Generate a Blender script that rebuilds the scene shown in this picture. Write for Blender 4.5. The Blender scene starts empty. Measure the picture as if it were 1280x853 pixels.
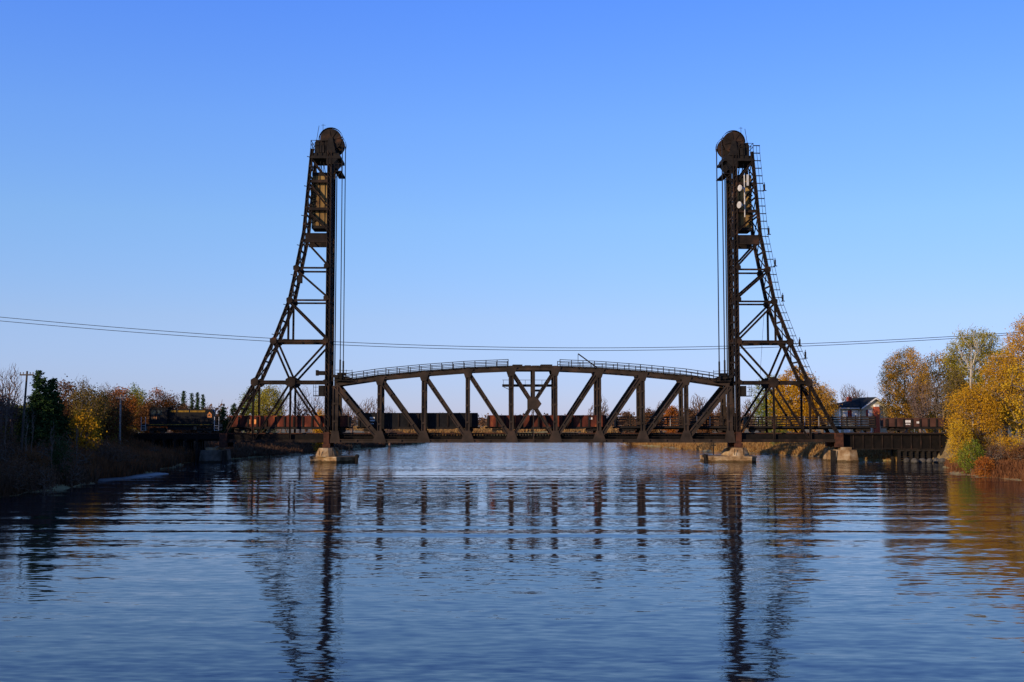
import bpy, math, random
import numpy as np
from mathutils import Vector
R = math.radians
PI = math.pi
# ------------------------------------------------------------------ camera, sky, sun, exposure
FPX, HORIZON, CZ = 1440.0, 526.0, 7.15
PITCH = math.atan((HORIZON - 426.5) / FPX)
sc = bpy.context.scene
cd = bpy.data.cameras.new('camera'); cam = bpy.data.objects.new('camera', cd)
sc.collection.objects.link(cam); sc.camera = cam
cd.sensor_width = 36; cd.lens = 36 * FPX / 1280; cd.clip_start = .5; cd.clip_end = 9000
cam.location = (0, 0, CZ); cam.rotation_euler = (R(90) + PITCH, 0, 0)
SUN_AZ = R(228)      # compass from +Y clockwise: behind the camera, to the left
SUN_EL = R(13.5)
w = bpy.data.worlds.new('World'); sc.world = w; w.use_nodes = True
nt = w.node_tree; nt.nodes.clear()
sky = nt.nodes.new('ShaderNodeTexSky'); sky.sky_type = 'NISHITA'; sky.sun_disc = False
sky.sun_elevation = SUN_EL; sky.sun_rotation = SUN_AZ
sky.air_density = 1.0; sky.dust_density = 0; sky.ozone_density = 6; sky.altitude = 0
bg = nt.nodes.new('ShaderNodeBackground'); bg.inputs[1].default_value = 0.12
wo = nt.nodes.new('ShaderNodeOutputWorld')
tc = nt.nodes.new('ShaderNodeTexCoord'); sx_ = nt.nodes.new('ShaderNodeSeparateXYZ'); nt.links.new(tc.outputs['Generated'], sx_.inputs[0])
rp = nt.nodes.new('ShaderNodeValToRGB'); nt.links.new(sx_.outputs[2], rp.inputs[0])   # clear autumn air: bluer than the stock atmosphere, pale lilac at the horizon
SKY = [(0, (1.10, 1.03, 1.62)), (.032, (1.28, 1.09, 1.55)), (.087, (1.79, 1.29, 1.43)), (.17, (2.02, 1.59, 1.6)), (.25, (1.94, 1.67, 1.92)), (.345, (1.64, 1.62, 2.30)), (.7, (1.1, 1.2, 1.6))]
el = rp.color_ramp.elements
while len(el) < len(SKY): el.new(.5)
for q, (p_, c_) in zip(el, SKY): q.position = p_; q.color = (c_[0] / 2.5, c_[1] / 2.5, c_[2] / 2.5, 1)
mu = nt.nodes.new('ShaderNodeVectorMath'); mu.operation = 'MULTIPLY'; nt.links.new(sky.outputs[0], mu.inputs[0]); nt.links.new(rp.outputs[0], mu.inputs[1])
lr = nt.nodes.new('ShaderNodeMath'); lr.operation = 'MULTIPLY_ADD'; nt.links.new(sx_.outputs[0], lr.inputs[0]); lr.inputs[1].default_value = -.65; lr.inputs[2].default_value = 2.5
s2 = nt.nodes.new('ShaderNodeVectorMath'); s2.operation = 'SCALE'; nt.links.new(mu.outputs[0], s2.inputs[0]); nt.links.new(lr.outputs[0], s2.inputs['Scale'])
nt.links.new(s2.outputs[0], bg.inputs[0]); nt.links.new(bg.outputs[0], wo.inputs[0])
sl = bpy.data.lights.new('sun', 'SUN'); sl.energy = 4.8; sl.angle = R(.5); sl.color = (1, .78, .52)
so = bpy.data.objects.new('sun', sl); sc.collection.objects.link(so)
sd = Vector((math.sin(SUN_AZ) * math.cos(SUN_EL), math.cos(SUN_AZ) * math.cos(SUN_EL), math.sin(SUN_EL)))
so.rotation_euler = (-sd).to_track_quat('-Z', 'Y').to_euler()
vs = sc.view_settings; vs.view_transform = 'Standard'; vs.look = 'None'; vs.exposure = 0.0; vs.gamma = 1; vs.use_curve_mapping = False
sc.render.engine = 'CYCLES'

# ------------------------------------------------------------------ helpers
col = sc.collection
cp_, sp_ = math.cos(PITCH), math.sin(PITCH)
def px_world(x, y, Y):
    """world point seen at photo pixel (x, y) at distance Y"""
    a = (x - 640) / FPX; b = (426.5 - y) / FPX
    t = Y / (cp_ - sp_ * b)
    return (a * t, Y, CZ + t * (sp_ + cp_ * b))
TH = R(1.6); OX, OY = 25 / FPX * 200, 200.0
CT, ST = math.cos(TH), math.sin(TH)
def B(p):            # bridge frame (u along, v across, z up) -> world
    return (OX + p[0] * CT - p[1] * ST, OY + p[0] * ST + p[1] * CT, p[2])
def I(p): return p
def tag(o, label=None, cat=None, group=None, kind=None):
    if label: o['label'] = label
    if cat: o['category'] = cat
    if group: o['group'] = group
    if kind: o['kind'] = kind
    return o
def empty(name, loc, rz=0):
    o = bpy.data.objects.new(name, None); col.objects.link(o)
    o.location = loc; o.rotation_euler = (0, 0, rz); o.empty_display_size = .3
    return o
def copy_tree(o, parent=None):
    c = o.copy(); col.objects.link(c)
    if parent: c.parent = parent
    for ch in [q for q in KIDS.get(o.name, [])]:
        k = copy_tree(ch, c); KIDS.setdefault(c.name, []).append(k)
    return c
KIDS = {}
def link_mesh(name, me, mat, parent, loc=None):
    if mat: me.materials.append(mat)
    o = bpy.data.objects.new(name, me); col.objects.link(o)
    if parent is not None:
        o.parent = parent; KIDS.setdefault(parent.name, []).append(o)
    elif loc is not None: o.location = loc
    return o
class MB:
    def __init__(s, T=I): s.v = []; s.f = []; s.T = T
    def add(s, vs, fs):
        n = len(s.v); s.v += [s.T(tuple(p)) for p in vs]; s.f += [tuple(i + n for i in f) for f in fs]; return s
    def box(s, x0, x1, y0, y1, z0, z1):
        vs = [(x, y, z) for z in (z0, z1) for y in (y0, y1) for x in (x0, x1)]
        return s.add(vs, [(0, 2, 3, 1), (4, 5, 7, 6), (0, 1, 5, 4), (2, 6, 7, 3), (0, 4, 6, 2), (1, 3, 7, 5)])
    def beam(s, p0, p1, a, b, side=(0, 1, 0)):
        p0, p1 = Vector(p0), Vector(p1); d = (p1 - p0).normalized(); sv = Vector(side)
        if abs(d.dot(sv)) > .95: sv = Vector((0, 0, 1))
        t = d.cross(sv).normalized(); sv = t.cross(d).normalized()
        vs = [p + t * i * a / 2 + sv * j * b / 2 for p in (p0, p1) for j in (-1, 1) for i in (-1, 1)]
        return s.add(vs, [(0, 2, 3, 1), (4, 5, 7, 6), (0, 1, 5, 4), (2, 6, 7, 3), (0, 4, 6, 2), (1, 3, 7, 5)])
    def channel(s, p0, p1, a, b, side=(0, 1, 0), pitch=0.0):
        """built-up member: two flanges along the side axis, a recessed web and batten plates"""
        p0, p1 = Vector(p0), Vector(p1); d = (p1 - p0); L = d.length; d.normalize(); sv = Vector(side)
        t = d.cross(sv).normalized(); sv = t.cross(d).normalized(); fl = a * .22
        for k in (-1, 1):
            o = t * k * (a / 2 - fl / 2); s.beam(p0 + o, p1 + o, fl, b, side)
        s.beam(p0, p1, a - 2 * fl - .004, b * .35, side)
        if pitch:
            n = max(2, int(L / pitch))
            for i in range(n + 1):
                c = p0 + d * (L * (i + .0) / n); e = .16
                q0 = c - d * min(e, L * i / n); q1 = c + d * min(e, L * (n - i) / n)
                s.beam(q0, q1, a + .02, b + .03, side)
        return s
    def tube(s, p0, p1, r0, r1=None, n=8, cap=True):
        r1 = r0 if r1 is None else r1
        p0, p1 = Vector(p0), Vector(p1); d = (p1 - p0).normalized()
        t = d.orthogonal().normalized(); q = d.cross(t)
        vs = [p + (t * math.cos(2 * PI * i / n) + q * math.sin(2 * PI * i / n)) * r for p, r in ((p0, r0), (p1, r1)) for i in range(n)]
        fs = [(i, (i + 1) % n, n + (i + 1) % n, n + i) for i in range(n)]
        if cap: fs += [tuple(range(n))[::-1], tuple(range(n, 2 * n))]
        return s.add(vs, fs)
    def prism(s, poly, y0, y1):       # poly in (x, z), extruded along y
        n = len(poly); vs = [(p[0], y, p[1]) for y in (y0, y1) for p in poly]
        return s.add(vs, [(i, (i + 1) % n, n + (i + 1) % n, n + i) for i in range(n)] + [tuple(range(n))[::-1], tuple(range(n, 2 * n))])
    def stack(s, rings):              # rings: list of equal-length 3D rings
        n = len(rings[0]); vs = [p for r in rings for p in r]; fs = []
        for k in range(len(rings) - 1):
            fs += [(k * n + i, k * n + (i + 1) % n, (k + 1) * n + (i + 1) % n, (k + 1) * n + i) for i in range(n)]
        fs += [tuple(range(n))[::-1], tuple(range((len(rings) - 1) * n, len(rings) * n))]
        return s.add(vs, fs)
    def build(s, name, mat, parent=None, loc=None, smooth=False):
        off = Vector(parent.location) if (parent is not None and s.T is not I) else Vector(loc or (0, 0, 0))
        if parent is not None and parent.parent is not None and s.T is not I:
            off = off + Vector((0, 0, 0))
        me = bpy.data.meshes.new(name)
        me.from_pydata([tuple(Vector(p) - off) for p in s.v], [], s.f); me.update()
        if smooth:
            me.polygons.foreach_set('use_smooth', [True] * len(me.polygons))
        return link_mesh(name, me, mat, parent, tuple(off) if parent is None else None)

# ------------------------------------------------------------------ materials
def newmat(name):
    m = bpy.data.materials.new(name); m.use_nodes = True; m.node_tree.nodes.clear(); return m, m.node_tree
def N(t, k, **kw):
    n = t.nodes.new(k)
    for a, b in kw.items():
        if a in n.inputs.keys() if isinstance(a, str) and a[0].isupper() else False: n.inputs[a].default_value = b
        else: setattr(n, a, b)
    return n
def ramp(t, fac, stops):
    r = t.nodes.new('ShaderNodeValToRGB'); e = r.color_ramp.elements
    while len(e) > len(stops): e.remove(e[-1])
    while len(e) < len(stops): e.new(.5)
    for q, (p, c) in zip(e, stops): q.position = p; q.color = (*c, 1)
    t.links.new(fac, r.inputs[0]); return r.outputs[0]
def noise(t, scale, detail=4, vec=None, rough=.55):
    n = t.nodes.new('ShaderNodeTexNoise'); n.inputs['Scale'].default_value = scale; n.inputs['Detail'].default_value = detail
    n.inputs['Roughness'].default_value = rough
    if vec is not None: t.links.new(vec, n.inputs['Vector'])
    return n
def wpos(t, sx=1, sy=1, sz=1):
    g = t.nodes.new('ShaderNodeNewGeometry'); m = t.nodes.new('ShaderNodeVectorMath'); m.operation = 'MULTIPLY'
    t.links.new(g.outputs['Position'], m.inputs[0]); m.inputs[1].default_value = (sx, sy, sz); return m.outputs[0]
def mat(name, stops, scale=1.0, rough=.75, metal=0, bump=0, st=(1, 1, 1), detail=5):
    m, t = newmat(name); n = noise(t, scale, detail, wpos(t, *st))
    p = t.nodes.new('ShaderNodeBsdfPrincipled'); o = t.nodes.new('ShaderNodeOutputMaterial')
    t.links.new(ramp(t, n.outputs[0], stops), p.inputs['Base Color'])
    p.inputs['Roughness'].default_value = rough; p.inputs['Metallic'].default_value = metal
    p.inputs['Specular IOR Level'].default_value = .12 if rough >= .6 else .5
    if bump:
        b = t.nodes.new('ShaderNodeBump'); b.inputs['Strength'].default_value = bump; b.inputs['Distance'].default_value = .1
        t.links.new(n.outputs[0], b.inputs['Height']); t.links.new(b.outputs[0], p.inputs['Normal'])
    t.links.new(p.outputs[0], o.inputs[0]); return m
def leafmat(name, cols, trans=.3):
    m, t = newmat(name); g = t.nodes.new('ShaderNodeNewGeometry')
    n = noise(t, .55, 3, wpos(t)); a = t.nodes.new('ShaderNodeMath'); a.operation = 'MULTIPLY_ADD'
    t.links.new(g.outputs['Random Per Island'], a.inputs[0]); a.inputs[1].default_value = .5
    b = t.nodes.new('ShaderNodeMath'); b.operation = 'MULTIPLY_ADD'; t.links.new(n.outputs[0], b.inputs[0]); b.inputs[1].default_value = 1.0; b.inputs[2].default_value = -.25
    t.links.new(b.outputs[0], a.inputs[2])
    k = len(cols); c = ramp(t, a.outputs[0], [(i / max(1, k - 1), x) for i, x in enumerate(cols)])
    d = t.nodes.new('ShaderNodeBsdfDiffuse'); tr = t.nodes.new('ShaderNodeBsdfTranslucent'); mx = t.nodes.new('ShaderNodeMixShader')
    mx.inputs[0].default_value = trans; t.links.new(c, d.inputs[0]); t.links.new(c, tr.inputs[0])
    t.links.new(d.outputs[0], mx.inputs[1]); t.links.new(tr.outputs[0], mx.inputs[2])
    o = t.nodes.new('ShaderNodeOutputMaterial'); t.links.new(mx.outputs[0], o.inputs[0]); return m
M = {}
M['steel'] = mat('rusty_brown_steel', [(.3, (.008, .006, .005)), (.5, (.019, .013, .010)), (.62, (.032, .020, .014)), (.76, (.075, .033, .018))], .55, .8)
M['span_steel'] = mat('brown_span_steel', [(.3, (.018, .013, .010)), (.5, (.036, .026, .020)), (.64, (.052, .034, .025)), (.78, (.10, .045, .025))], .5, .8)
M['steel_dark'] = mat('dark_steel', [(.3, (.008, .007, .007)), (.7, (.022, .017, .014))], 1.3, .75)
M['rust'] = mat('rusted_steel', [(.3, (.03, .014, .010)), (.6, (.075, .030, .018)), (.8, (.12, .05, .026))], 1.5, .85)
M['weight'] = mat('ochre_counterweight_paint', [(.32, (.08, .038, .018)), (.5, (.27, .165, .055)), (.72, (.42, .28, .10))], .45, .85, st=(1, 1, .5))
M['deck_steel'] = mat('shade_black_deck_steel', [(.3, (.004, .0035, .003)), (.75, (.013, .009, .007))], 1.3, .8)  # near-black colour stands in for the shade around the deck girders
M['rope'] = mat('greased_wire_rope', [(.4, (.012, .012, .012)), (.6, (.02, .018, .016))], 3, .6)
M['concrete'] = mat('weathered_concrete', [(.30, (.07, .045, .025)), (.45, (.22, .13, .06)), (.58, (.32, .22, .12)), (.74, (.44, .36, .25))], .7, .9, bump=.4)
def tideline(m_):
    t = m_.node_tree; p = [n for n in t.nodes if n.type == 'BSDF_PRINCIPLED'][0]; l = p.inputs['Base Color'].links[0].from_socket
    g = t.nodes.new('ShaderNodeNewGeometry'); z = t.nodes.new('ShaderNodeSeparateXYZ'); t.links.new(g.outputs['Position'], z.inputs[0])
    n = noise(t, 1.6, 4, wpos(t, 1, 1, .25)); a = t.nodes.new('ShaderNodeMath'); a.operation = 'MULTIPLY_ADD'; t.links.new(n.outputs[0], a.inputs[0]); a.inputs[1].default_value = -.55; t.links.new(z.outputs[2], a.inputs[2])
    r = ramp(t, a.outputs[0], [(0, (.30, .29, .24)), (.08, (1, 1, 1))]); mx = t.nodes.new('ShaderNodeVectorMath'); mx.operation = 'MULTIPLY'
    t.links.new(l, mx.inputs[0]); t.links.new(r, mx.inputs[1]); t.links.new(mx.outputs[0], p.inputs['Base Color'])
tideline(M['concrete'])
M['concrete_dark'] = mat('shaded_concrete', [(.3, (.05, .042, .032)), (.6, (.13, .105, .08))], .9, .9, bump=.4)  # darker copy of the concrete: the left pier's shade is put into its colour
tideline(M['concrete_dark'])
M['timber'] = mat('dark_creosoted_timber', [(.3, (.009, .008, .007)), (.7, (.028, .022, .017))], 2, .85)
M['gondola_red'] = mat('rusty_red_gondola_paint', [(.34, (.016, .007, .006)), (.46, (.08, .021, .013)), (.58, (.15, .034, .018)), (.70, (.34, .11, .035))], .55, .8, st=(1, 1, .5))
M['gondola_brown'] = mat('faded_brown_gondola_paint', [(.3, (.045, .02, .015)), (.6, (.09, .042, .03))], .8, .8)
M['black'] = mat('black_rail_paint', [(.3, (.004, .004, .005)), (.7, (.013, .012, .012))], 1, .6)
M['wheel'] = mat('dusty_wheel_steel', [(.3, (.03, .022, .017)), (.7, (.07, .05, .035))], 3, .6)
M['load'] = mat('stacked_rail_steel', [(.3, (.014, .010, .008)), (.6, (.045, .028, .02)), (.78, (.25, .18, .13))], 1.1, .7, st=(.25, 1, 4))
M['yellow'] = mat('yellow_stripe_paint', [(.4, (.16, .085, .01)), (.6, (.32, .18, .02))], 3, .6)
M['orange'] = mat('orange_paint_and_sun_patch', [(.4, (.75, .22, .05)), (.6, (.9, .38, .12))], 3, .6)  # lettering and marks, also the painted patch of sunlight on the hood
M['white'] = mat('white_paint', [(.4, (.70, .68, .62)), (.6, (.82, .80, .76))], 3, .6)
M['antenna'] = mat('dull_white_antenna_shell', [(.4, (.38, .36, .33)), (.6, (.52, .50, .46))], 1.5, .6)
M['glass'] = mat('dark_window_glass', [(.4, (.02, .03, .03)), (.6, (.05, .06, .06))], 3, .12)
M['cream'] = mat('cream_siding', [(.3, (.42, .37, .25)), (.7, (.54, .49, .34))], 1.2, .8, st=(1, 1, 6))
M['roof'] = mat('dark_roof_shingles', [(.3, (.010, .012, .013)), (.7, (.025, .026, .026))], 4, .85)
M['brick'] = mat('red_brick', [(.3, (.30, .06, .03)), (.7, (.45, .11, .06))], 6, .9, st=(1, 1, 3))
M['maroon'] = mat('maroon_shutter_paint', [(.4, (.20, .03, .03)), (.6, (.28, .05, .04))], 3, .7)
M['bark'] = mat('grey_brown_bark', [(.3, (.09, .065, .048)), (.7, (.20, .15, .11))], 2.5, .9, st=(1, 1, .3))
M['bark_pale'] = mat('pale_birch_bark', [(.3, (.16, .13, .10)), (.7, (.36, .31, .26))], 2.5, .85, st=(1, 1, .5))
M['bark_white'] = mat('white_birch_bark', [(.3, (.30, .25, .18)), (.7, (.50, .43, .34))], 2.5, .85, st=(1, 1, .5))
M['twig'] = mat('reddish_bare_twigs', [(.3, (.10, .065, .05)), (.7, (.20, .135, .105))], 1.0, .9)
M['pole'] = mat('weathered_pole_wood', [(.3, (.05, .04, .035)), (.7, (.11, .09, .07))], 2, .9, st=(1, 1, .3))
M['pole_pale'] = mat('pale_pole_wood', [(.3, (.18, .16, .14)), (.7, (.30, .27, .24))], 2, .9, st=(1, 1, .3))
M['wire'] = mat('black_cable', [(.4, (.015, .015, .015)), (.6, (.03, .03, .03))], 3, .6)
M['rock'] = mat('grey_boulder', [(.3, (.03, .027, .024)), (.7, (.11, .10, .085))], 1.2, .9, bump=.5)
M['sand'] = mat('pale_mud_flat', [(.3, (.05, .045, .038)), (.7, (.13, .115, .095))], .8, .5)
M['ballast'] = mat('grey_ballast', [(.3, (.10, .09, .08)), (.7, (.28, .25, .22))], 6, .95)
LEAF = {
 'gold':   leafmat('golden_leaves', [(.24, .10, .015), (.54, .28, .018), (.74, .44, .03)]),
 'amber':  leafmat('amber_brown_leaves', [(.26, .13, .025), (.54, .29, .04), (.66, .42, .06)]),
 'orange': leafmat('orange_leaves', [(.16, .05, .015), (.38, .12, .025), (.46, .20, .03)]),
 'bright': leafmat('bright_yellow_leaves', [(.30, .17, .015), (.58, .34, .02), (.72, .48, .05)]),
 'olive':  leafmat('olive_leaves', [(.12, .10, .018), (.34, .28, .04), (.52, .42, .07)]),
 'lime':   leafmat('yellow_green_leaves', [(.07, .09, .014), (.16, .20, .025), (.34, .32, .035)]),
 'rust':   leafmat('rust_brown_leaves', [(.07, .035, .018), (.17, .075, .03), (.28, .13, .045)]),
 'needle': leafmat('dark_conifer_needles', [(.014, .032, .012), (.034, .066, .022), (.06, .10, .03)], .12),
 'brown':  leafmat('brown_dead_leaves', [(.07, .04, .024), (.15, .08, .044), (.22, .12, .065)]),
 'umber':  leafmat('brown_olive_leaves', [(.07, .05, .02), (.17, .12, .03), (.27, .17, .04)]),
}
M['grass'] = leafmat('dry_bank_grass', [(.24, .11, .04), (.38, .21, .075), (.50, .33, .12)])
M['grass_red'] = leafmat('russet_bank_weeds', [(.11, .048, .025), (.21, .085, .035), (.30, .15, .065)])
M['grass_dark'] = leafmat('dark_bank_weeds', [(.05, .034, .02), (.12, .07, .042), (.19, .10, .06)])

# ground
m, t = newmat('autumn_ground')
n1 = noise(t, .06, 5, wpos(t)); n2 = noise(t, 1.2, 5, wpos(t))
ad = t.nodes.new('ShaderNodeMath'); ad.operation = 'MULTIPLY_ADD'; ad.inputs[1].default_value = .5
t.links.new(n2.outputs[0], ad.inputs[0]); t.links.new(n1.outputs[0], ad.inputs[2])
p = t.nodes.new('ShaderNodeBsdfPrincipled'); p.inputs['Roughness'].default_value = .95
t.links.new(ramp(t, ad.outputs[0], [(.55, (.09, .055, .025)), (.72, (.22, .15, .06)), (.85, (.30, .25, .10)), (.97, (.15, .15, .05))]), p.inputs['Base Color'])
b = t.nodes.new('ShaderNodeBump'); b.inputs['Distance'].default_value = .3; t.links.new(n2.outputs[0], b.inputs['Height']); t.links.new(b.outputs[0], p.inputs['Normal'])
o = t.nodes.new('ShaderNodeOutputMaterial'); t.links.new(p.outputs[0], o.inputs[0]); M['ground'] = m

# water: dark body, real swell in the mesh, fine wavelets as slope noise in the shader
m, t = newmat('canal_water')
def slope(scale, amp, sx, sy):
    n = noise(t, scale, 2, wpos(t, sx, sy, 0), .5)
    s_ = t.nodes.new('ShaderNodeVectorMath'); s_.operation = 'SUBTRACT'; s_.inputs[1].default_value = (.5, .5, .5); t.links.new(n.outputs['Color'], s_.inputs[0])
    k = t.nodes.new('ShaderNodeVectorMath'); k.operation = 'MULTIPLY'; k.inputs[1].default_value = (amp * .75, amp, 0); t.links.new(s_.outputs[0], k.inputs[0]); return k.outputs[0]
def vadd(a, b_):
    k = t.nodes.new('ShaderNodeVectorMath'); t.links.new(a, k.inputs[0]); t.links.new(b_, k.inputs[1]); return k.outputs[0]
fine = vadd(slope(3.2, .50, .34, 1), slope(1.0, .15, .26, 1))
pn = noise(t, .035, 3, wpos(t, .5, 1.6, 0))
pm = t.nodes.new('ShaderNodeMapRange'); pm.inputs[1].default_value = .35; pm.inputs[2].default_value = .65; pm.inputs[3].default_value = .55; pm.inputs[4].default_value = 1.25
t.links.new(pn.outputs[0], pm.inputs[0])
sc_ = t.nodes.new('ShaderNodeVectorMath'); sc_.operation = 'SCALE'; t.links.new(fine, sc_.inputs[0]); t.links.new(pm.outputs[0], sc_.inputs['Scale'])
g = t.nodes.new('ShaderNodeNewGeometry')
sy_ = t.nodes.new('ShaderNodeSeparateXYZ'); t.links.new(g.outputs['Position'], sy_.inputs[0])
# calmer lee water in front of the bridge, breeze on the open reach behind it
dv_ = t.nodes.new('ShaderNodeMath'); dv_.operation = 'MULTIPLY_ADD'; t.links.new(pn.outputs[0], dv_.inputs[0]); dv_.inputs[1].default_value = 30; t.links.new(sy_.outputs[1], dv_.inputs[2])
cr = ramp(t, N(t, 'ShaderNodeMath').outputs[0], [(0, (.38,) * 3), (.12, (.30,) * 3), (.30, (.25,) * 3), (.43, (.25,) * 3), (.50, (1, 1, 1)), (1, (1, 1, 1))])
mm_ = [n for n in t.nodes if n.type == 'MATH'][-1]; mm_.operation = 'DIVIDE'; t.links.new(dv_.outputs[0], mm_.inputs[0]); mm_.inputs[1].default_value = 400
sc2 = t.nodes.new('ShaderNodeVectorMath'); sc2.operation = 'SCALE'; t.links.new(sc_.outputs[0], sc2.inputs[0]); t.links.new(cr, sc2.inputs['Scale']); sc_ = sc2
nn = t.nodes.new('ShaderNodeVectorMath'); nn.operation = 'NORMALIZE'; t.links.new(vadd(g.outputs['Normal'], sc_.outputs[0]), nn.inputs[0])
p = t.nodes.new('ShaderNodeBsdfPrincipled'); p.inputs['Base Color'].default_value = (.006, .011, .018, 1); p.inputs['Roughness'].default_value = .04; p.inputs['IOR'].default_value = 1.33; p.inputs['Specular IOR Level'].default_value = .35
t.links.new(nn.outputs[0], p.inputs['Normal'])
o = t.nodes.new('ShaderNodeOutputMaterial'); t.links.new(p.outputs[0], o.inputs[0]); M['water'] = m

# ------------------------------------------------------------------ terrain and water
rng = np.random.default_rng(7)
LY = [-400, 60, 106, 119, 134, 160, 185, 208, 243, 330, 380, 460, 530]; LX = [-52, -47, -47, -48, -47.6, -49, -54, -55, -45, -33, -27, -40, -70]
RY = [-400, 60, 138, 160, 180, 192, 201, 210, 235, 255, 262, 352, 420, 530];   RX = [62, 62, 60, 60.5, 68, 76, 76, 63, 58, 52, 47, 36, 36, 60]
def shore(x, y):
    l = np.interp(y, LY, LX) - x; r = x - np.interp(y, RY, RX)
    wob = 1.2 * np.sin(y * .21 + 1) + .8 * np.sin(y * .57 + x * .1)
    return np.maximum(np.maximum(l, r) + wob * .7, y - 520 + 4 * np.sin(x * .05))
def height(x, y):
    x = np.asarray(x, float); y = np.asarray(y, float); d = shore(x, y)
    h = np.where(d < 0, np.maximum(-3, d * .45), 3.0 * (1 - np.exp(-np.maximum(d, 0) / 6.5)))
    h = h + np.where(d > 2, .35 * np.sin(x * .13) * np.sin(y * .11) + .15 * np.sin(x * .5 + y * .3), 0)
    # railway embankments beyond the approach spans
    u = (x - OX) * CT + (y - OY) * ST; v = -(x - OX) * ST + (y - OY) * CT - 2.65
    e = np.maximum(np.abs(v) - 3.0, 0) / 1.6 + np.maximum(0, np.maximum(u + 69.5, 0) * 1.0) * (u < 0) + np.maximum(73.5 - u, 0) * (u >= 0)
    emb = 4.35 - e
    h = np.where((d > 0), np.maximum(h, emb), h)
    # the clay shelf of land behind the right approach
    return h
def grid_mesh(name, xs, ys, zf, mat_, kind, smooth=True):
    X, Y = np.meshgrid(xs, ys); Z = zf(X, Y); nx, ny = len(xs), len(ys)
    v = np.stack([X, Y, Z], -1).reshape(-1, 3)
    i = (np.arange(ny - 1)[:, None] * nx + np.arange(nx - 1)[None]).ravel()
    f = np.stack([i, i + 1, i + nx + 1, i + nx], 1)
    o = quads(name, v, f, mat_, None); 
    o.data.polygons.foreach_set('use_smooth', [smooth] * len(o.data.polygons))
    return tag(o, kind=kind)
def quads(name, v, f, mat_, parent):
    me = bpy.data.meshes.new(name); k = f.shape[1]
    me.vertices.add(len(v)); me.vertices.foreach_set('co', np.ascontiguousarray(v, dtype=np.float32).ravel())
    me.loops.add(f.size); me.loops.foreach_set('vertex_index', np.ascontiguousarray(f, dtype=np.int32).ravel())
    me.polygons.add(len(f)); me.polygons.foreach_set('loop_start', np.arange(0, f.size, k, dtype=np.int32)); me.polygons.foreach_set('loop_total', np.full(len(f), k, dtype=np.int32))
    me.update(calc_edges=True); me.validate()
    return link_mesh(name, me, mat_, parent)
def ax(segs):
    out = []
    for a, b_, s_ in segs: out += list(np.arange(a, b_, s_))
    return np.array(out + [segs[-1][1]], float)
gx = ax([(-6000, -1000, 500), (-1000, -300, 50), (-300, -120, 8), (-120, -20, 1.5), (-20, 30, 6), (30, 120, 1.5), (120, 300, 8), (300, 1000, 50), (1000, 6000, 500)])
gy = ax([(-400, 40, 20), (40, 290, 2), (290, 560, 6), (560, 1000, 40), (1000, 8000, 500)])
tag(grid_mesh('ground', gx, gy, height, M['ground'], 'structure'), 'brown autumn banks and flat land along the canal', 'ground')
def swell(X, Y):
    env = np.clip((Y - 50) / 22, 0, 1) ** 1.3 * np.clip((205 - Y) / 60, 0, 1)
    xw = 1 + .25 * np.sin(X * .03 + 1.2)
    ph = Y + .0006 * (X - 8) ** 2 + .35 * np.sin(X * .04) + .12 * np.sin(X * .11 + Y * .03)
    z = .024 * np.sin(2 * PI * ph / 7.2) + .010 * np.sin(2 * PI * ph / 4.6 + 1 + .02 * X) + .006 * np.sin(2 * PI * (ph + .06 * X) / 2.9)
    mod = .65 + .5 * np.sin(Y * .11 + X * .021) * np.sin(X * .045 + 2)
    far = .006 * np.sin(2 * PI * (Y + .12 * X) / 5.2) * np.clip((Y - 150) / 40, 0, 1) * np.clip((420 - Y) / 100, 0, 1)
    near = .0045 * np.sin(2 * PI * (Y * .92 + X * .22 + .6 * np.sin(X * .21)) / 3.1) + .004 * np.sin(2 * PI * (Y * .9 - X * .13 + .8 * np.sin(X * .13 + 2)) / 4.7)
    return z * env * xw * mod + far + near * np.clip((95 - Y) / 50, 0, 1) * np.clip((Y - 5) / 15, 0, 1)
wx = ax([(-6000, -140, 1465), (-140, 140, 2.0), (140, 6000, 1465)])
wy = ax([(-400, 0, 20), (0, 30, 1), (30, 210, .36), (210, 430, .8), (430, 700, 30)])
edge = lambda X: np.clip((135 - np.abs(X)) / 20, 0, 1)
tag(grid_mesh('water', wx, wy, lambda X, Y: swell(X, Y) * edge(X), M['water'], 'structure'), 'dark blue rippled canal water reflecting bridge and sky', 'water')

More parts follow.
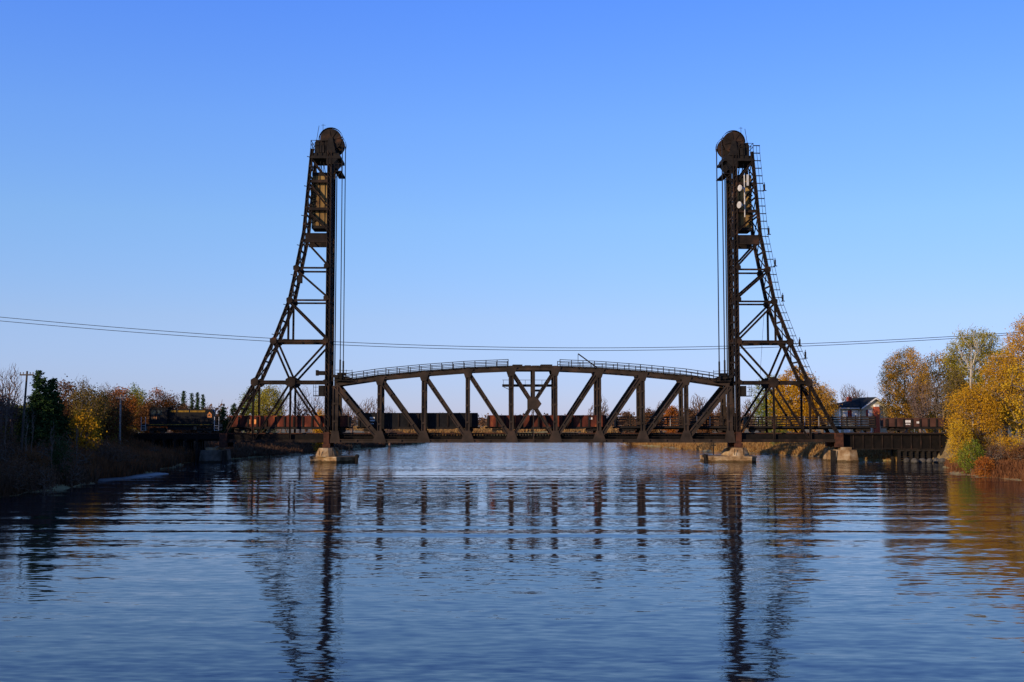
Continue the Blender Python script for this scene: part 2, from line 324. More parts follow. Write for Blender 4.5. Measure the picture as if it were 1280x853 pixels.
# ------------------------------------------------------------------ lift span
W = 5.3            # distance between near and far truss
UC = .25           # centre of the span in the bridge frame
RAILZ = 5.05
def P(u, v, z): return (u + UC, v, z)
tp = {0: 13.5, 1: 14.62, 2: 15.36, 3: 15.93, 4: 16.25}
pu = [34.2, 26.6, 19.0, 11.4, 3.8]
def node_t(k): return tp[k]
zb = 3.66
lift_span = empty('lift_span', B(P(0, W / 2, 3.3)))
tag(lift_span, 'rusty brown steel lift span, arched truss hung level between the two towers', 'bridge span')
for vv, far in ((0, 0), (W, 1)):
    # chords
    m_ = MB(B)
    pts = [P(-pu[k], vv, tp[k]) for k in range(5)] + [P(pu[k], vv, tp[k]) for k in range(4, -1, -1)]
    for a, b_ in zip(pts, pts[1:]): m_.channel(a, b_, .80, .62)
    for q in pts[1:-1]: m_.beam((q[0] - .35, q[1], q[2]), (q[0] + .35, q[1], q[2]), .84, .66)
    m_.build('top_chord', M['span_steel'], lift_span)
    m_ = MB(B); m_.channel(P(-34.4, vv, zb), P(34.4, vv, zb), .62, .60, pitch=3.8); m_.build('bottom_chord', M['span_steel'], lift_span)
    for s_ in (-1, 1):
        for k in range(5):
            wd = .95 if k == 0 else .74
            m_ = MB(B); m_.channel(P(s_ * pu[k], vv, zb + .3), P(s_ * pu[k], vv, tp[k] - .35), wd, .56, pitch=2.4); m_.build('post', M['span_steel'], lift_span)
            if k < 4:
                m_ = MB(B); m_.channel(P(s_ * pu[k], vv, tp[k] - .3), P(s_ * pu[k + 1], vv, zb + .35), .72 if k else .95, .52, pitch=2.6); m_.build('diagonal', M['span_steel'], lift_span)
            # gussets: a trapezoid at the bottom, a bracket at the top
            for side in (-1, 1):
                m_ = MB(B); u = s_ * pu[k] + UC; z1 = zb + 1.75
                lo, hi = (1.25, .5) if k else (.9, .6)
                m_.prism([(u - lo, zb - .32), (u + lo, zb - .32), (u + hi, z1), (u - hi, z1)], vv + side * .31 - .02, vv + side * .31 + .02)
                z2 = tp[k]
                m_.build('gusset', M['span_steel'], lift_span); m_ = MB(B)
                if not k: continue
                m_.prism([(u - .95, z2 + .15), (u - .45, z2 - 1.35), (u + .45, z2 - 1.35), (u + .95, z2 + .15)], vv + side * .34 - .02, vv + side * .34 + .02)
                m_.build('gusset', M['span_steel'], lift_span)
    # centre panel: X with sub-post
    zc = 10.05
    for a in ((-3.8, tp[4] - .4), (3.8, tp[4] - .4), (-3.8, zb + .3), (3.8, zb + .3)):
        m_ = MB(B); m_.channel(P(a[0], vv, a[1]), P(0, vv, zc), .50, .40, pitch=2.2); m_.build('diagonal', M['span_steel'], lift_span)
    m_ = MB(B); m_.beam(P(0, vv, zc), P(0, vv, tp[4] - .38), .55, .38); m_.beam(P(0, vv, zb + .3), P(0, vv, zc), .16, .16); m_.build('post', M['span_steel'], lift_span)
    for side in (-1, 1):
        m_ = MB(B); m_.prism([(UC - .85, zc - .9), (UC + .75, zc - .9), (UC + 1.4, zc), (UC + .75, zc + .95), (UC - .85, zc + .95)], vv + side * .24 - .02, vv + side * .24 + .02)
        m_.build('gusset', M['span_steel'], lift_span)
# lateral bracing between the two trusses
for k, u in enumerate([-34.2, -26.6, -19, -11.4, -3.8, 3.8, 11.4, 19, 26.6, 34.2]):
    kk = k if k < 5 else 9 - k
    m_ = MB(B); m_.beam(P(u, .33, tp[kk] - .1), P(u, W - .33, tp[kk] - .1), .4, .3, (1, 0, 0))
    m_.beam(P(u, .33, tp[kk] - 1.6), P(u, W - .33, tp[kk] - 1.6), .25, .25, (1, 0, 0))
    m_.beam(P(u, .33, tp[kk] - 1.6), P(u, W / 2, tp[kk] - .3), .15, .15, (1, 0, 0)); m_.beam(P(u, W - .33, tp[kk] - 1.6), P(u, W / 2, tp[kk] - .3), .15, .15, (1, 0, 0))
    m_.build('sway_frame', M['steel_dark'], lift_span)
    m_ = MB(B); m_.beam(P(u, .33, 4.1), P(u, W - .33, 4.1), 1.0, .35, (1, 0, 0)); m_.build('floor_beam', M['deck_steel'], lift_span)
def deck(parent, u0, u1, plate=True):
    for v in (W / 2 - .95, W / 2 + .95):
        m_ = MB(B); m_.beam(P(u0, v, 4.12), P(u1, v, 4.12), .92, .3)
        n = int(abs(u1 - u0) / 1.9)
        for i in range(n + 1):
            u = u0 + (u1 - u0) * (i + .5) / (n + 1); m_.beam(P(u, v - .17, 3.72), P(u, v - .17, 4.54), .12, .1)
        m_.build('stringer', M['deck_steel'], parent)
    m_ = MB(B); n = int(abs(u1 - u0) / .5)
    for i in range(n):
        u = u0 + (i + .5) * (u1 - u0) / n; m_.box(u - .12 + UC, u + .12 + UC, W / 2 - 1.55, W / 2 + 1.55, 4.60, 4.83)
    m_.build('cross_ties', M['deck_steel'], parent)
    for v in (W / 2 - .74, W / 2 + .74):
        m_ = MB(B); m_.beam(P(u0, v, 4.94), P(u1, v, 4.94), .18, .08); m_.build('rail', M['rust'], parent)
deck(lift_span, -34.3, 34.3)
# dark walkway edge girder at deck level
for v in (.38, W - .38):
    m_ = MB(B); m_.beam(P(-34, v, 4.35), P(34, v, 4.35), .16, .10)
    m_.beam(P(-34, v, 4.75), P(34, v, 4.75), .08, .06); m_.build('edge_angle', M['deck_steel'], lift_span)
# railings along the top chord
def chord_z(u):
    return float(np.interp(abs(u), pu[::-1], [tp[4], tp[3], tp[2], tp[1], tp[0]]))
for (ua, ub) in ((-33.2, -4.4), (4.6, 32.6)):
    for v in (-.42, W + .42):
        m_ = MB(B); n = int(abs(ub - ua) / 1.9); us = [ua + (ub - ua) * i / n for i in range(n + 1)]
        for u in us: m_.beam(P(u, v, chord_z(u) + .2), P(u, v, chord_z(u) + 1.55), .13, .12)
        for a, b_ in zip(us, us[1:]):
            for dz in (1.5, .95): m_.beam(P(a, v, chord_z(a) + dz), P(b_, v, chord_z(b_) + dz), .11, .09)
        m_.build('railing', M['steel_dark'], lift_span)
    m_ = MB(B); us = np.linspace(ua, ub, 9)
    for a, b_ in zip(us, us[1:]): m_.beam(P(a, -.3, chord_z(a) + .46), P(b_, -.3, chord_z(b_) + .46), .06, .6)
    m_.build('walkway', M['steel_dark'], lift_span)
# machinery on top of the centre panels
m_ = MB(B)
for u0, u1, h in ((-3.6, -1.9, .26), (-1.5, -.4, .14), (-.2, 1.0, .10), (1.3, 3.3, .28)):
    m_.box(u0 + UC, u1 + UC, .1, W - .1, 16.62, 16.62 + h)
m_.box(-4.0 + UC, 4.0 + UC, .36, W - .36, 16.2, 16.60); m_.build('machinery', M['steel_dark'], lift_span)
m_ = MB(B)
m_.beam(P(-5.4, 1.0, 13.25), P(3.6, 1.0, 13.25), .42, 1.1); m_.beam(P(-5.4, .5, 14.2), P(3.6, .5, 14.2), .07, .07)
for u in (-5.2, -3.4, -1.4, 1.5, 3.4): m_.beam(P(u, .5, 13.4), P(u, .5, 14.2), .06, .06)
m_.beam(P(-5.2, .6, 13.0), P(-3.9, .45, 12.4), .10, .1); m_.beam(P(-3.9, .45, 12.4), P(-3.8, .4, 12.0), .12, .1)
m_.box(.4, 2.0, .4, 1.4, 12.2, 12.55); m_.build('catwalk', M['steel_dark'], lift_span)
m_ = MB(B); m_.beam(P(7.75, -.3, 16.1), P(7.75, -.3, 18.75), .09, .09); m_.beam(P(7.75, -.3, 18.75), P(11.1, -.3, 16.3), .20, .18); m_.build('boom', M['steel_dark'], lift_span)
for s_ in (-1, 1):
    m_ = MB(B)
    m_.prism([(UC + s_ * 34.5, 13.1), (UC + s_ * 34.5, 15.1), (UC + s_ * 33.3, 15.0), (UC + s_ * 31.5, 14.35), (UC + s_ * 31.5, 13.9)][::s_], .35, W - .35)
    m_.build('end_girder', M['steel_dark'], lift_span)
    m_ = MB(B); m_.beam(P(s_ * 34.9, 0, 14.9), P(s_ * 31.8, 0, 14.4), .5, .5); m_.build('hanger_bracket', M['steel_dark'], lift_span); m_ = MB(B); m_.beam(P(s_ * 34.9, W, 14.9), P(s_ * 31.8, W, 14.4), .5, .5); m_.build('hanger_bracket', M['steel_dark'], lift_span)
    m_ = MB(B); m_.box(*sorted((UC + s_ * 33.9, UC + s_ * 32.4)), -.5, .2, 14.9, 15.4); m_.build('equipment_box', M['steel_dark'], lift_span)
    m_ = MB(B)
    for i in range(4):
        u = s_ * (34.3 - i * 1.0); m_.beam(P(u, -.8, 14.0), P(u, -.8, 15.9), .08, .08)
    for z in (15.85, 15.3): m_.beam(P(s_ * 34.3, -.8, z), P(s_ * 31.3, -.8, z - .15), .07, .06)
    m_.beam(P(s_ * 34.4, -.6, 14.05), P(s_ * 31.2, -.6, 13.95), .1, .6); m_.build('end_railing', M['steel_dark'], lift_span)

# ------------------------------------------------------------------ lift towers
CU = 35.65
LEG = [(38.75, 54.6), (39.15, 50.0), (40.0, 39.9), (41.2, 33.65), (42.35, 28.0), (45.0, 20.9), (48.1, 13.8), (53.2, 4.6)]
def tower(s_, label, left):
    root = empty('lift_tower', B((UC + s_ * 42, W / 2, 2.4))); tag(root, label, 'lift tower')
    S = lambda u, v, z: (UC + s_ * u, v, z)
    def part(name, m_, mt='steel'): return m_.build(name, M[mt], root)
    for v, oth in ((0, 0), (W, 0)):
        m_ = MB(B)
        for du in (-.31, .31): m_.beam(S(CU + du, v, 3.0), S(CU + du, v, 54.3), .15, .75)
        m_.beam(S(CU, v + .1, 3.0), S(CU, v + .1, 54.3), .47, .4)
        n = 52
        for i in range(n):
            z = 4 + i * .96; zz = z + .96
            m_.beam(S(CU - .26, v - .32, z), S(CU + .26, v - .32, zz) if i % 2 else S(CU + .26, v - .32, z + .5), .09, .05)
        part('column', m_)
        m_ = MB(B); m_.beam(S(CU - .62, v, 5.5), S(CU - .62, v, 52.5), .16, .22); part('guide_rail', m_, 'steel_dark')
        m_ = MB(B); m_.beam(S(CU, v, 2.5), S(CU, v, 3.2), 1.3, 1.1); m_.beam(S(CU, v, 3.2), S(CU, v, 5.2), .95, .9); part('column_base', m_, 'rust')
        m_ = MB(B)
        for a, b_ in zip(LEG, LEG[1:]): m_.channel(S(a[0], v, a[1]), S(b_[0], v, b_[1]), .54, .56, pitch=1.3)
        part('rear_leg', m_)
        # struts
        for k in (3, 4):
            u, z = LEG[k]; m_ = MB(B); m_.channel(S(CU + .3, v, z), S(u, v, z), .30, .30); part('strut', m_)
        u, z = LEG[5]; m_ = MB(B); m_.channel(S(CU + .3, v, z), S(u, v, z), .52, .4); part('strut', m_)
        u, z = LEG[6]; m_ = MB(B); m_.channel(S(CU + .3, v, z), S(u, v, z), .55, .42); part('strut', m_)
        # upper panels
        for z in (48.9, 44.0): 
            u = float(np.interp(-z, [-p_[1] for p_ in LEG], [p_[0] for p_ in LEG])); m_ = MB(B); m_.beam(S(CU + .3, v, z), S(u, v, z), .50, .36); part('strut', m_)
        for (ua, za, ub, zb_) in ((39.1, 53.2, CU + .3, 49.2), (39.2, 48.6, CU + .3, 44.4), (39.5, 43.7, CU + .3, 40.4),
                                  (39.9, 38.6, CU + .3, 34.3), (41.1, 33.2, CU + .3, 28.7), (42.3, 27.6, CU + .3, 21.3),
                                  (44.8, 20.3, 41.95, 13.9), (CU + .3, 20.6, 41.95, 13.9), (41.95, 13.8, 48.0, 4.0), (41.95, 13.8, CU + .3, 4.9)):
            m_ = MB(B); m_.channel(S(ua, v, za), S(ub, v, zb_), .33, .34); part('diagonal', m_)
        for (u, za, zb_) in ((42.45, 27.0, 21.0), (48.3, 13.4, 3.8), (41.95, 13.4, 3.8)):
            m_ = MB(B); m_.channel(S(u, v, za), S(u, v, zb_), .34, .34); part('hanger', m_)
        m_ = MB(B); m_.beam(S(CU + .4, v, 3.66), S(53.6, v, 3.66), .5, .45); part('bottom_chord', m_)
        # gussets
        for (u, z, r) in ((41.95, 13.8, .95), (40.2, 33.6 + .0, .0), (48.1, 13.8, .75), (45, 20.9, .65), (42.3, 28, .6), (41.2, 33.6, .6), (CU + .35, 21, .55), (CU + .35, 13.8, .5), (CU + .35, 28.4, .5), (CU + .35, 34, .5)):
            if r == 0: continue
            for side in (-1, 1):
                m_ = MB(B); m_.prism([(UC + s_ * u + r * math.cos(a), z + r * 1.05 * math.sin(a)) for a in [i * PI / 3 + PI / 6 for i in range(6)]], v + side * .33 - .018, v + side * .33 + .018); part('gusset', m_)
        # heavy plate girder below the counterweight
        m_ = MB(B); m_.beam(S(CU + .4, v, 38.9), S(39.75, v, 38.9), 1.55, .3)
        for z in (38.15, 39.65): m_.beam(S(CU + .4, v, z), S(39.9, v, z), .16, .5)
        part('plate_girder', m_)
    # transverse bracing between the near and far planes (columns and rear legs)
    zs = [4.6, 9.2, 13.8, 17.4, 20.9, 24.5, 28, 30.8, 33.65, 36.8, 39.9, 43.2, 46.6, 50.0, 53.4]
    def legu(z): return float(np.interp(-z, [-p_[1] for p_ in LEG], [p_[0] for p_ in LEG]))
    for i, (a, b_) in enumerate(zip(zs, zs[1:])):
        m_ = MB(B); ua, ub = legu(a), legu(b_)
        if a > 8: m_.beam(S(ua, .3, a), S(ua, W - .3, a), .26, .22, (1, 0, 0))
        if a > 8:
            m_.beam(S(ua, .3, a), S(ub, W - .3, b_), .16, .14, (1, 0, 0)); m_.beam(S(ua, W - .3, a), S(ub, .3, b_), .16, .14, (1, 0, 0))
            part('cross_bracing', m_)
        if a > 13:
            m_ = MB(B); m_.beam(S(CU, .3, a), S(CU, W - .3, a), .3, .25, (1, 0, 0)); 
            m_.beam(S(CU, .3, a), S(CU, W - .3, b_), .16, .14, (1, 0, 0)); m_.beam(S(CU, W - .3, a), S(CU, .3, b_), .16, .14, (1, 0, 0)); part('cross_bracing', m_)
    # tower span floor
    deck(root, s_ * (CU - 1.0), s_ * 53.7)
    for u in (CU + .4, 41.95, 48.1, 53.2):
        m_ = MB(B); m_.beam(S(u, .25, 4.1), S(u, W - .25, 4.1), 1.0, .35, (1, 0, 0)); part('floor_beam', m_, 'deck_steel')
    for v in (.42, W - .42):
        m_ = MB(B); m_.beam(S(CU, v, 4.3), S(53.6, v, 4.3), .9, .08); part('side_plate', m_, 'deck_steel')
    for v in (0, W):
        m_ = MB(B); m_.box(*sorted((UC + s_ * 52.6, UC + s_ * 53.9)), v - .55, v + .55, 2.55, 5.0); part('end_bearing', m_, 'rust')
    # counterweight
    m_ = MB(B)
    u0, u1 = sorted((UC + s_ * 36.15, UC + s_ * 38.75)); m_.box(u0, u1, .75, W - .75, 41.2, 50.0)
    cw = part('counterweight', m_, 'weight')
    m_ = MB(B); m_.box(u0 - .03, u1 + .03, .70, W - .70, 50.003, 50.6); m_.box(u0 - .03, u1 + .03, .70, W - .70, 40.7, 41.197)
    for uu_ in (u0 + .5, (u0 + u1) / 2, u1 - .35): m_.box(uu_ - .06, uu_ + .06, .66, .745, 41.2, 50)
    part('counterweight_frame', m_, 'steel_dark')
    m_ = MB(B)
    ul = u1 if s_ < 0 else u0
    for i in range(9):
        z = 41.6 + i * .88; a0 = (UC + s_ * 38.9, .60, z); a1 = (UC + s_ * 38.1, .60, z + .44); a2 = (UC + s_ * 38.9, .60, z + .88)
        m_.beam(a0, a1, .14, .1); m_.beam(a1, a2, .14, .1)
    part('lacing', m_, 'steel_dark')
    # sheaves
    cu, cz, r = 35.5, 56.35, 1.9
    for v in (.35, W - .35):
        m_ = MB(B); rings = 28
        def ringpts(rr, y): return [(UC + s_ * cu + rr * math.cos(2 * PI * i / rings), y, cz + rr * math.sin(2 * PI * i / rings)) for i in range(rings)]
        m_.stack([ringpts(r - .3, v - .32), ringpts(r, v - .30), ringpts(r - .14, v - .15), ringpts(r - .14, v + .15), ringpts(r, v + .30), ringpts(r - .3, v + .32)])
        for i in range(8):
            a = i * PI / 4 + .2; m_.beam((UC + s_ * cu, v - .36, cz), (UC + s_ * cu + (r - .3) * math.cos(a), v - .36, cz + (r - .3) * math.sin(a)), .2, .14)
        m_.tube((UC + s_ * cu, v - .6, cz), (UC + s_ * cu, v + .5, cz), .42, n=14); part('sheave', m_)
        m_ = MB(B)       # hood over the sheave
        for i in range(16):
            a0 = R(-15 + i * 12.2); a1 = R(-15 + (i + 1) * 12.2)
            q = lambda a: (UC + s_ * (cu - 2.1 * math.cos(a)), v, cz + 2.1 * math.sin(a))
            m_.beam(q(a0), q(a1), .05, .8)
        part('sheave_hood', m_)
    m_ = MB(B); m_.tube(S(cu, .0, cz), S(cu, W, cz), .22, n=10); part('axle', m_, 'steel_dark')
    # bearings, machinery house and top platform
    m_ = MB(B)
    m_.box(*sorted((UC + s_ * 33.7, UC + s_ * 38.9)), -.35, W + .35, 52.9, 53.35)
    m_.box(*sorted((UC + s_ * 34.0, UC + s_ * 38.6)), -.15, W + .15, 53.35, 53.9); part('platform', m_, 'steel_dark')
    m_ = MB(B); m_.prism([(UC + s_ * 34.2, 52.9), (UC + s_ * 36.2, 52.9), (UC + s_ * 36.2, 51.9), (UC + s_ * 35.0, 51.9)][::s_ * -1], -.3, W + .3); part('bracket', m_, 'steel_dark')
    for v in (-.2, .9, W - .9, W + .2):
      m_ = MB(B); m_.prism([(UC + s_ * (cu - .9), 53.9), (UC + s_ * (cu + .9), 53.9), (UC + s_ * (cu + .35), 56.5), (UC + s_ * (cu - .35), 56.5)][::s_ * -1], v - .12, v + .12)
      part('sheave_bearing', m_, 'steel_dark')
    m_ = MB(B); m_.box(*sorted((UC + s_ * 36.9, UC + s_ * 38.3)), .1, W - .1, 53.903, 55.9); m_.box(*sorted((UC + s_ * 36.6, UC + s_ * 37.4)), -.3, 1.2, 53.92, 55.2)
    m_.box(*sorted((UC + s_ * 37.0, UC + s_ * 38.2)), .3, 2.2, 55.9, 56.3); part('machinery_house', m_, 'steel_dark')
    m_ = MB(B)
    for u in (38.9, 38.0, 37.1, 36.3): m_.beam(S(u, -.35, 53.3), S(u, -.35, 56.1), .09, .09)
    for z in (56.05, 55.4): m_.beam(S(38.9, -.35, z), S(36.3, -.35, z), .08, .07)
    for v in (1.5, 3.4, W + .35): m_.beam(S(38.9, v, 53.3), S(38.9, v, 56.1), .09, .09)
    for z in (56.05, 55.4): m_.beam(S(38.9, -.35, z), S(38.9, W + .35, z), .08, .07, (1, 0, 0))
    part('railing', m_, 'steel_dark')
    m_ = MB(B)       # inspection gallery below the sheave, towards the span
    m_.box(*sorted((UC + s_ * 33.5, UC + s_ * 34.7)), -.5, W + .5, 50.55, 50.68)
    for u in (33.5, 34.1, 34.7): m_.beam(S(u, -.5, 50.6), S(u, -.5, 52.0), .07, .07)
    for z in (51.95, 51.3): m_.beam(S(33.5, -.5, z), S(34.7, -.5, z), .07, .06)
    m_.beam(S(33.6, -.4, 50.5), S(34.8, -.4, 49.2), .1, .08); m_.beam(S(33.7, -.4, 49.3), S(34.8, -.4, 50.5), .07, .06); part('gallery', m_, 'steel_dark')
    m_ = MB(B); m_.beam(S(38.0, .2, 56.2), S(37.6, .2, 58.8), .07, .07); m_.beam(S(36.9, .2, 56.2), S(36.9, .2, 59.1), .06, .06); m_.beam(S(37.2, .2, 58.9), S(36.5, .2, 58.9), .05, .05); part('lightning_rod', m_, 'steel_dark')
    # ropes
    for v in (.35, W - .35):
        for du in (0, ):
            m_ = MB(B)
            for dv in (-.22, -.07, .08, .23): m_.tube(S(33.5, v + dv, 56.2), S(33.5, v + dv, 17.6), .055, n=5)
            m_.tube(S(33.5, v, 17.7), S(33.5, v, 15.0), .16, n=6)
            part('span_rope', m_, 'rope')
            m_ = MB(B)
            for dv in (-.22, 0, .23): m_.tube(S(37.45, v + dv, 56.2), S(37.45 - .2, .95 if v < 2 else W - .95, 50.5), .05, n=5)
            part('weight_rope', m_, 'rope')
    # X hanger rods seen between frame and counterweight
    m_ = MB(B)
    for i in range(5): m_.beam(S(36.5 + i * .5, .9, 50.6), S(36.9 + i * .5 * (1 if i % 2 else .6), .9, 52.9), .1, .1)
    part('hanger_rods', m_, 'steel_dark')
    # small cabins at deck height on the column
    m_ = MB(B); m_.box(*sorted((UC + s_ * 36.2, UC + s_ * 37.1)), -.3, 1.2, 11.5, 13.2); m_.box(*sorted((UC + s_ * 36.1, UC + s_ * 38.0)), -.45, 1.3, 11.35, 11.497)
    for z in (12.2, 12.9): m_.beam(S(37.15, -.42, z), S(37.95, -.42, z), .06, .06)
    for u in (37.55, 37.95): m_.beam(S(u, -.42, 11.4), S(u, -.42, 13.3), .07, .07)
    part('control_cabin', m_, 'steel_dark')
    if left:
        m_ = MB(B); m_.box(UC - 37.4, UC - 36.1, -.4, .6, 15.0, 15.7); m_.box(UC - 37.6, UC - 37.2, -.45, .65, 14.9, 15.85); part('signal_horn', m_, 'steel_dark')
        m_ = MB(B); m_.box(UC - 40.95, UC - 40.2, -.3, .6, 31.0, 32.3); part('junction_box', m_, 'steel_dark')
        m_ = MB(B)
        for z in np.arange(22, 54, 5.2): u = legu(z); m_.beam(S(u + .3, .1, z), S(u + .75, .1, z + .1), .12, .12)
        part('insulator', m_, 'steel_dark')
    else:
        # caged ladder up the outer leg, with lamps
        m_ = MB(B); zz = np.arange(12.5, 56.6, 1.35); prev = None
        for z in zz:
            u = legu(min(z, 54.6)) + .3
            m_.beam(S(u, -.1, z), S(u + 1.0, -.1, z), .10, .35)
            m_.beam(S(u + 1.0, -.45, z), S(u + 1.0, .3, z), .09, .09, (0, 0, 1))
            if prev: 
                m_.beam(prev[0], S(u + 1.0, -.35, z), .06, .06); m_.beam(prev[1], S(u + .45, -.35, z), .06, .06)
            prev = (S(u + 1.0, -.35, z), S(u + .45, -.35, z))
        part('caged_ladder', m_, 'steel_dark')
        for z in (18.4, 20.6, 28.4, 34.6, 40.2, 48.0):
            u = legu(z) + 1.5; m_ = MB(B); m_.beam(S(u - .3, -.2, z - .35), S(u + .35, -.2, z - .35), .12, .3); m_.beam(S(u, -.2, z - .3), S(u, -.2, z + .75), .26, .26); m_.beam(S(u, -.2, z + .6), S(u, -.2, z + 1.1), .1, .1); part('marker_lamp', m_, 'steel_dark')
        m_ = MB(B); m_.tube((UC + 37.2, -.6, 42.8), (UC + 37.2, -.6, 50.3), .11, n=8); mast = part('antenna_mast', m_, 'antenna')
        for (u, z, r_) in ((36.55, 47.9, .56), (36.4, 44.9, .6)):
            m_ = MB(B); a = Vector((-.88, -.47, 0)); c = Vector((UC + u, -.95, z))
            m_.tube(c, c + a * .35, r_ * .75, r_, n=18); m_.tube(c - a * .45, c, .16, .2, n=8); part('dish_antenna', m_, 'antenna')
        m_ = MB(B); m_.box(UC + 37.6, UC + 37.95, -.75, -.5, 48.4, 50.4); part('panel_antenna', m_, 'antenna')
        m_ = MB(B); m_.tube((UC + 40.7, .3, 28), (UC + 39.5, .3, 12.6), .03, n=4); part('cable', m_, 'rope')
    return root
tower(-1, 'left lift tower of the bridge, dark riveted steel with curved rear legs and ochre counterweight', True)
tower(1, 'right lift tower of the bridge, carrying white dish antennas and a caged ladder', False)

# ------------------------------------------------------------------ piers
def hexring(c, hu, hv0, hv1, nose, z, taper=0, bias=0):
    u0, u1 = c - hu + taper, c + hu - taper; m0, m1 = hv0 + taper, hv1 - taper
    a, b_ = c - hu * bias, c + hu * bias
    return [(u0, m0 + nose, z), (c + hu * bias, m0, z), (u1, m0 + nose, z), (u1, m1 - nose, z), (c + hu * bias, m1, z), (u0, m1 - nose, z)]
def pier(cx_, hu, bias, nose, label, dark_side):
    root = empty('bridge_pier', B((UC + cx_, W / 2, 0))); tag(root, label, 'bridge pier', 'round-nosed tower piers in the water' if 0 else None)
    m_ = MB(B); m_.stack([hexring(UC + cx_, hu, -2.5, W + 2.5, nose, z, tpr, bias) for z, tpr in ((-2.5, 0), (.75, 0), (.76, -.12), (1.0, -.12))]); m_.build('footing', M['concrete'], root)
    for v in (0, W):
        m_ = MB(B); rings = []
        for z, r in ((1.002, 2.0), (1.5, 1.8), (2.46, 1.3)):
            rings.append([(UC + cx_ * .0 + (CU if cx_ > 0 else -CU) + r * 1.0 * math.cos(a), v + r * math.sin(a), z) for a in [i * PI / 5 for i in range(10)]])
        m_.stack(rings); m_.build('pedestal', M['concrete'], root)
    m_ = MB(B)
    for i in range(3):
        v = -.8 + i * .9; u = UC + cx_ + dark_side * (hu + .28); m_.beam((u, v, -2), (u, v, 1.35), .32, .32)
    u = UC + cx_ + dark_side * (hu + .28)
    m_.box(u - .14, u + .14, -1.9, W + 1.5, .45, .75) if 0 else None
    m_.beam((u + dark_side * .22, -1.3, 1.0), (u + dark_side * .22, 1.6, 1.0), .5, .14, (1, 0, 0)); m_.build('timber_fender', M['timber'], root)
    m_ = MB(B)
    for du in (-.9, .1, .8): m_.beam((UC + cx_ + du * 2.2 - dark_side * .0, -2.0, 1.22), (UC + cx_ + du * 2.2, -2.0, 2.3 + .3 * du), .09, .09)
    u = UC + cx_ + dark_side * (hu - .9); m_.beam((u, -1, 1.22), (u, -1, 3.2), .16, .16); m_.beam((u - .4, -1, 2.9), (u + .4, -1, 2.9), .2, .2); m_.build('mooring_post', M['steel_dark'], root)
pier(-34.6, 3.85, .25, 2.6, 'concrete pier in the water under the left lift tower', 1)
pier(34.3, 4.1, .75, 1.2, 'concrete pier in the water under the right lift tower', -1)
def abut(cu_, label, mt, dark_side):
    root = empty('approach_pier', B((UC + cu_, W / 2, 0))); tag(root, label, 'bridge pier')
    for vc in (0, W):
        m_ = MB(B); r0 = [(-1.9, -1.5), (.3, -2.0), (1.9, -1.5), (1.9, 1.6), (-1.9, 1.6)]
        m_.stack([[(UC + cu_ + a * k, vc + b_ * k, z) for a, b_ in r0] for z, k in ((-2.5, 1.06), (0, 1.0), (2.1, .86))]); m_.build('pier_wall', M[mt], root)
        m_ = MB(B); m_.box(UC + cu_ - .9, UC + cu_ + .9, vc - .9, vc + .9, 2.103, 2.55); m_.build('bearing_seat', M['concrete'], root)
    m_ = MB(B)
    for i in range(3):
        v = -1.5 + i * .9; u = UC + cu_ + dark_side * 2.25; m_.beam((u, v, -2), (u, v, 2.0), .34, .34)
    m_.build('timber_fender', M['timber'], root)
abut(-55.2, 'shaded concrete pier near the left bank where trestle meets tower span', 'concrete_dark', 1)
abut(54.3, 'sunlit golden concrete pier between right tower span and plate girder', 'concrete', -1)

# ------------------------------------------------------------------ approach spans
tr = empty('trestle_span', B((UC - 62, W / 2, 3))); tag(tr, 'low dark trestle carrying the locomotive to the left bank', 'trestle')
deck(tr, -53.9, -71.5)
for v in (.7, W - .7):
    m_ = MB(B); m_.beam(P(-53.9, v, 4.3), P(-72, v, 4.3), .75, .3); m_.build('girder', M['deck_steel'], tr)
for i in range(8):
    u = -57.9 - i * 1.85
    m_ = MB(B)
    for v in (.3, 1.9, 3.5, 5.1): m_.beam(P(u, v, -1), P(u, v, 3.7), .36, .36)
    m_.beam(P(u, -.1, 3.78), P(u, W + .2, 3.78), .3, .36, (1, 0, 0)); m_.build('pile_bent', M['timber'], tr)
pg = empty('plate_girder_span', B((UC + 63, W / 2, 3))); tag(pg, 'rusty plate girder approach span with upright stiffeners at the right bank', 'girder bridge')
for v in (.9, W - .9):
    m_ = MB(B); m_.beam(P(54.0, v, 3.45), P(73.5, v, 3.45), 2.5, .12); m_.build('web_plate', M['deck_steel'], pg); m_ = MB(B)
    for z in (2.2, 4.68): m_.beam(P(54.0, v, z), P(73.5, v, z), .12, .55)
    for i in range(12): m_.beam(P(54.4 + i * 1.7, v - .12, 2.27), P(54.4 + i * 1.7, v - .12, 4.61), .16, .20)
    m_.build('flanges', M['steel'], pg)
deck(pg, 54.0, 73.5)
m_ = MB(B); m_.beam(P(54, .2, 4.9), P(73, .2, 4.9), .15, .3); m_.build('kerb_timber', M['timber'], pg)
m_ = MB(B)
for i in range(9): m_.beam(P(64.2 + i * 1.05, .9, -1), P(64.2 + i * 1.05, .9, 2.1), .36, .36); m_.beam(P(64.2 + i * 1.05, 4.4, -1), P(64.2 + i * 1.05, 4.4, 2.1), .36, .36)
m_.beam(P(63.9, .9, 1.95), P(73, .9, 1.95), .3, .4); m_.build('pile_bent', M['timber'], pg)
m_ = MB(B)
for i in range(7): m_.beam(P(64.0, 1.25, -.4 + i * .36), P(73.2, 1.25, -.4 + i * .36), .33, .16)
m_.build('shade_bulkhead', M['timber'], pg)  # dark timber wall added to stand in for the shade under the girder
m_ = MB(B); m_.box(73.3, 74.3, -1.5, W + 1.5, -.5, 4.5); m_.build('abutment', M['concrete_dark'], pg)

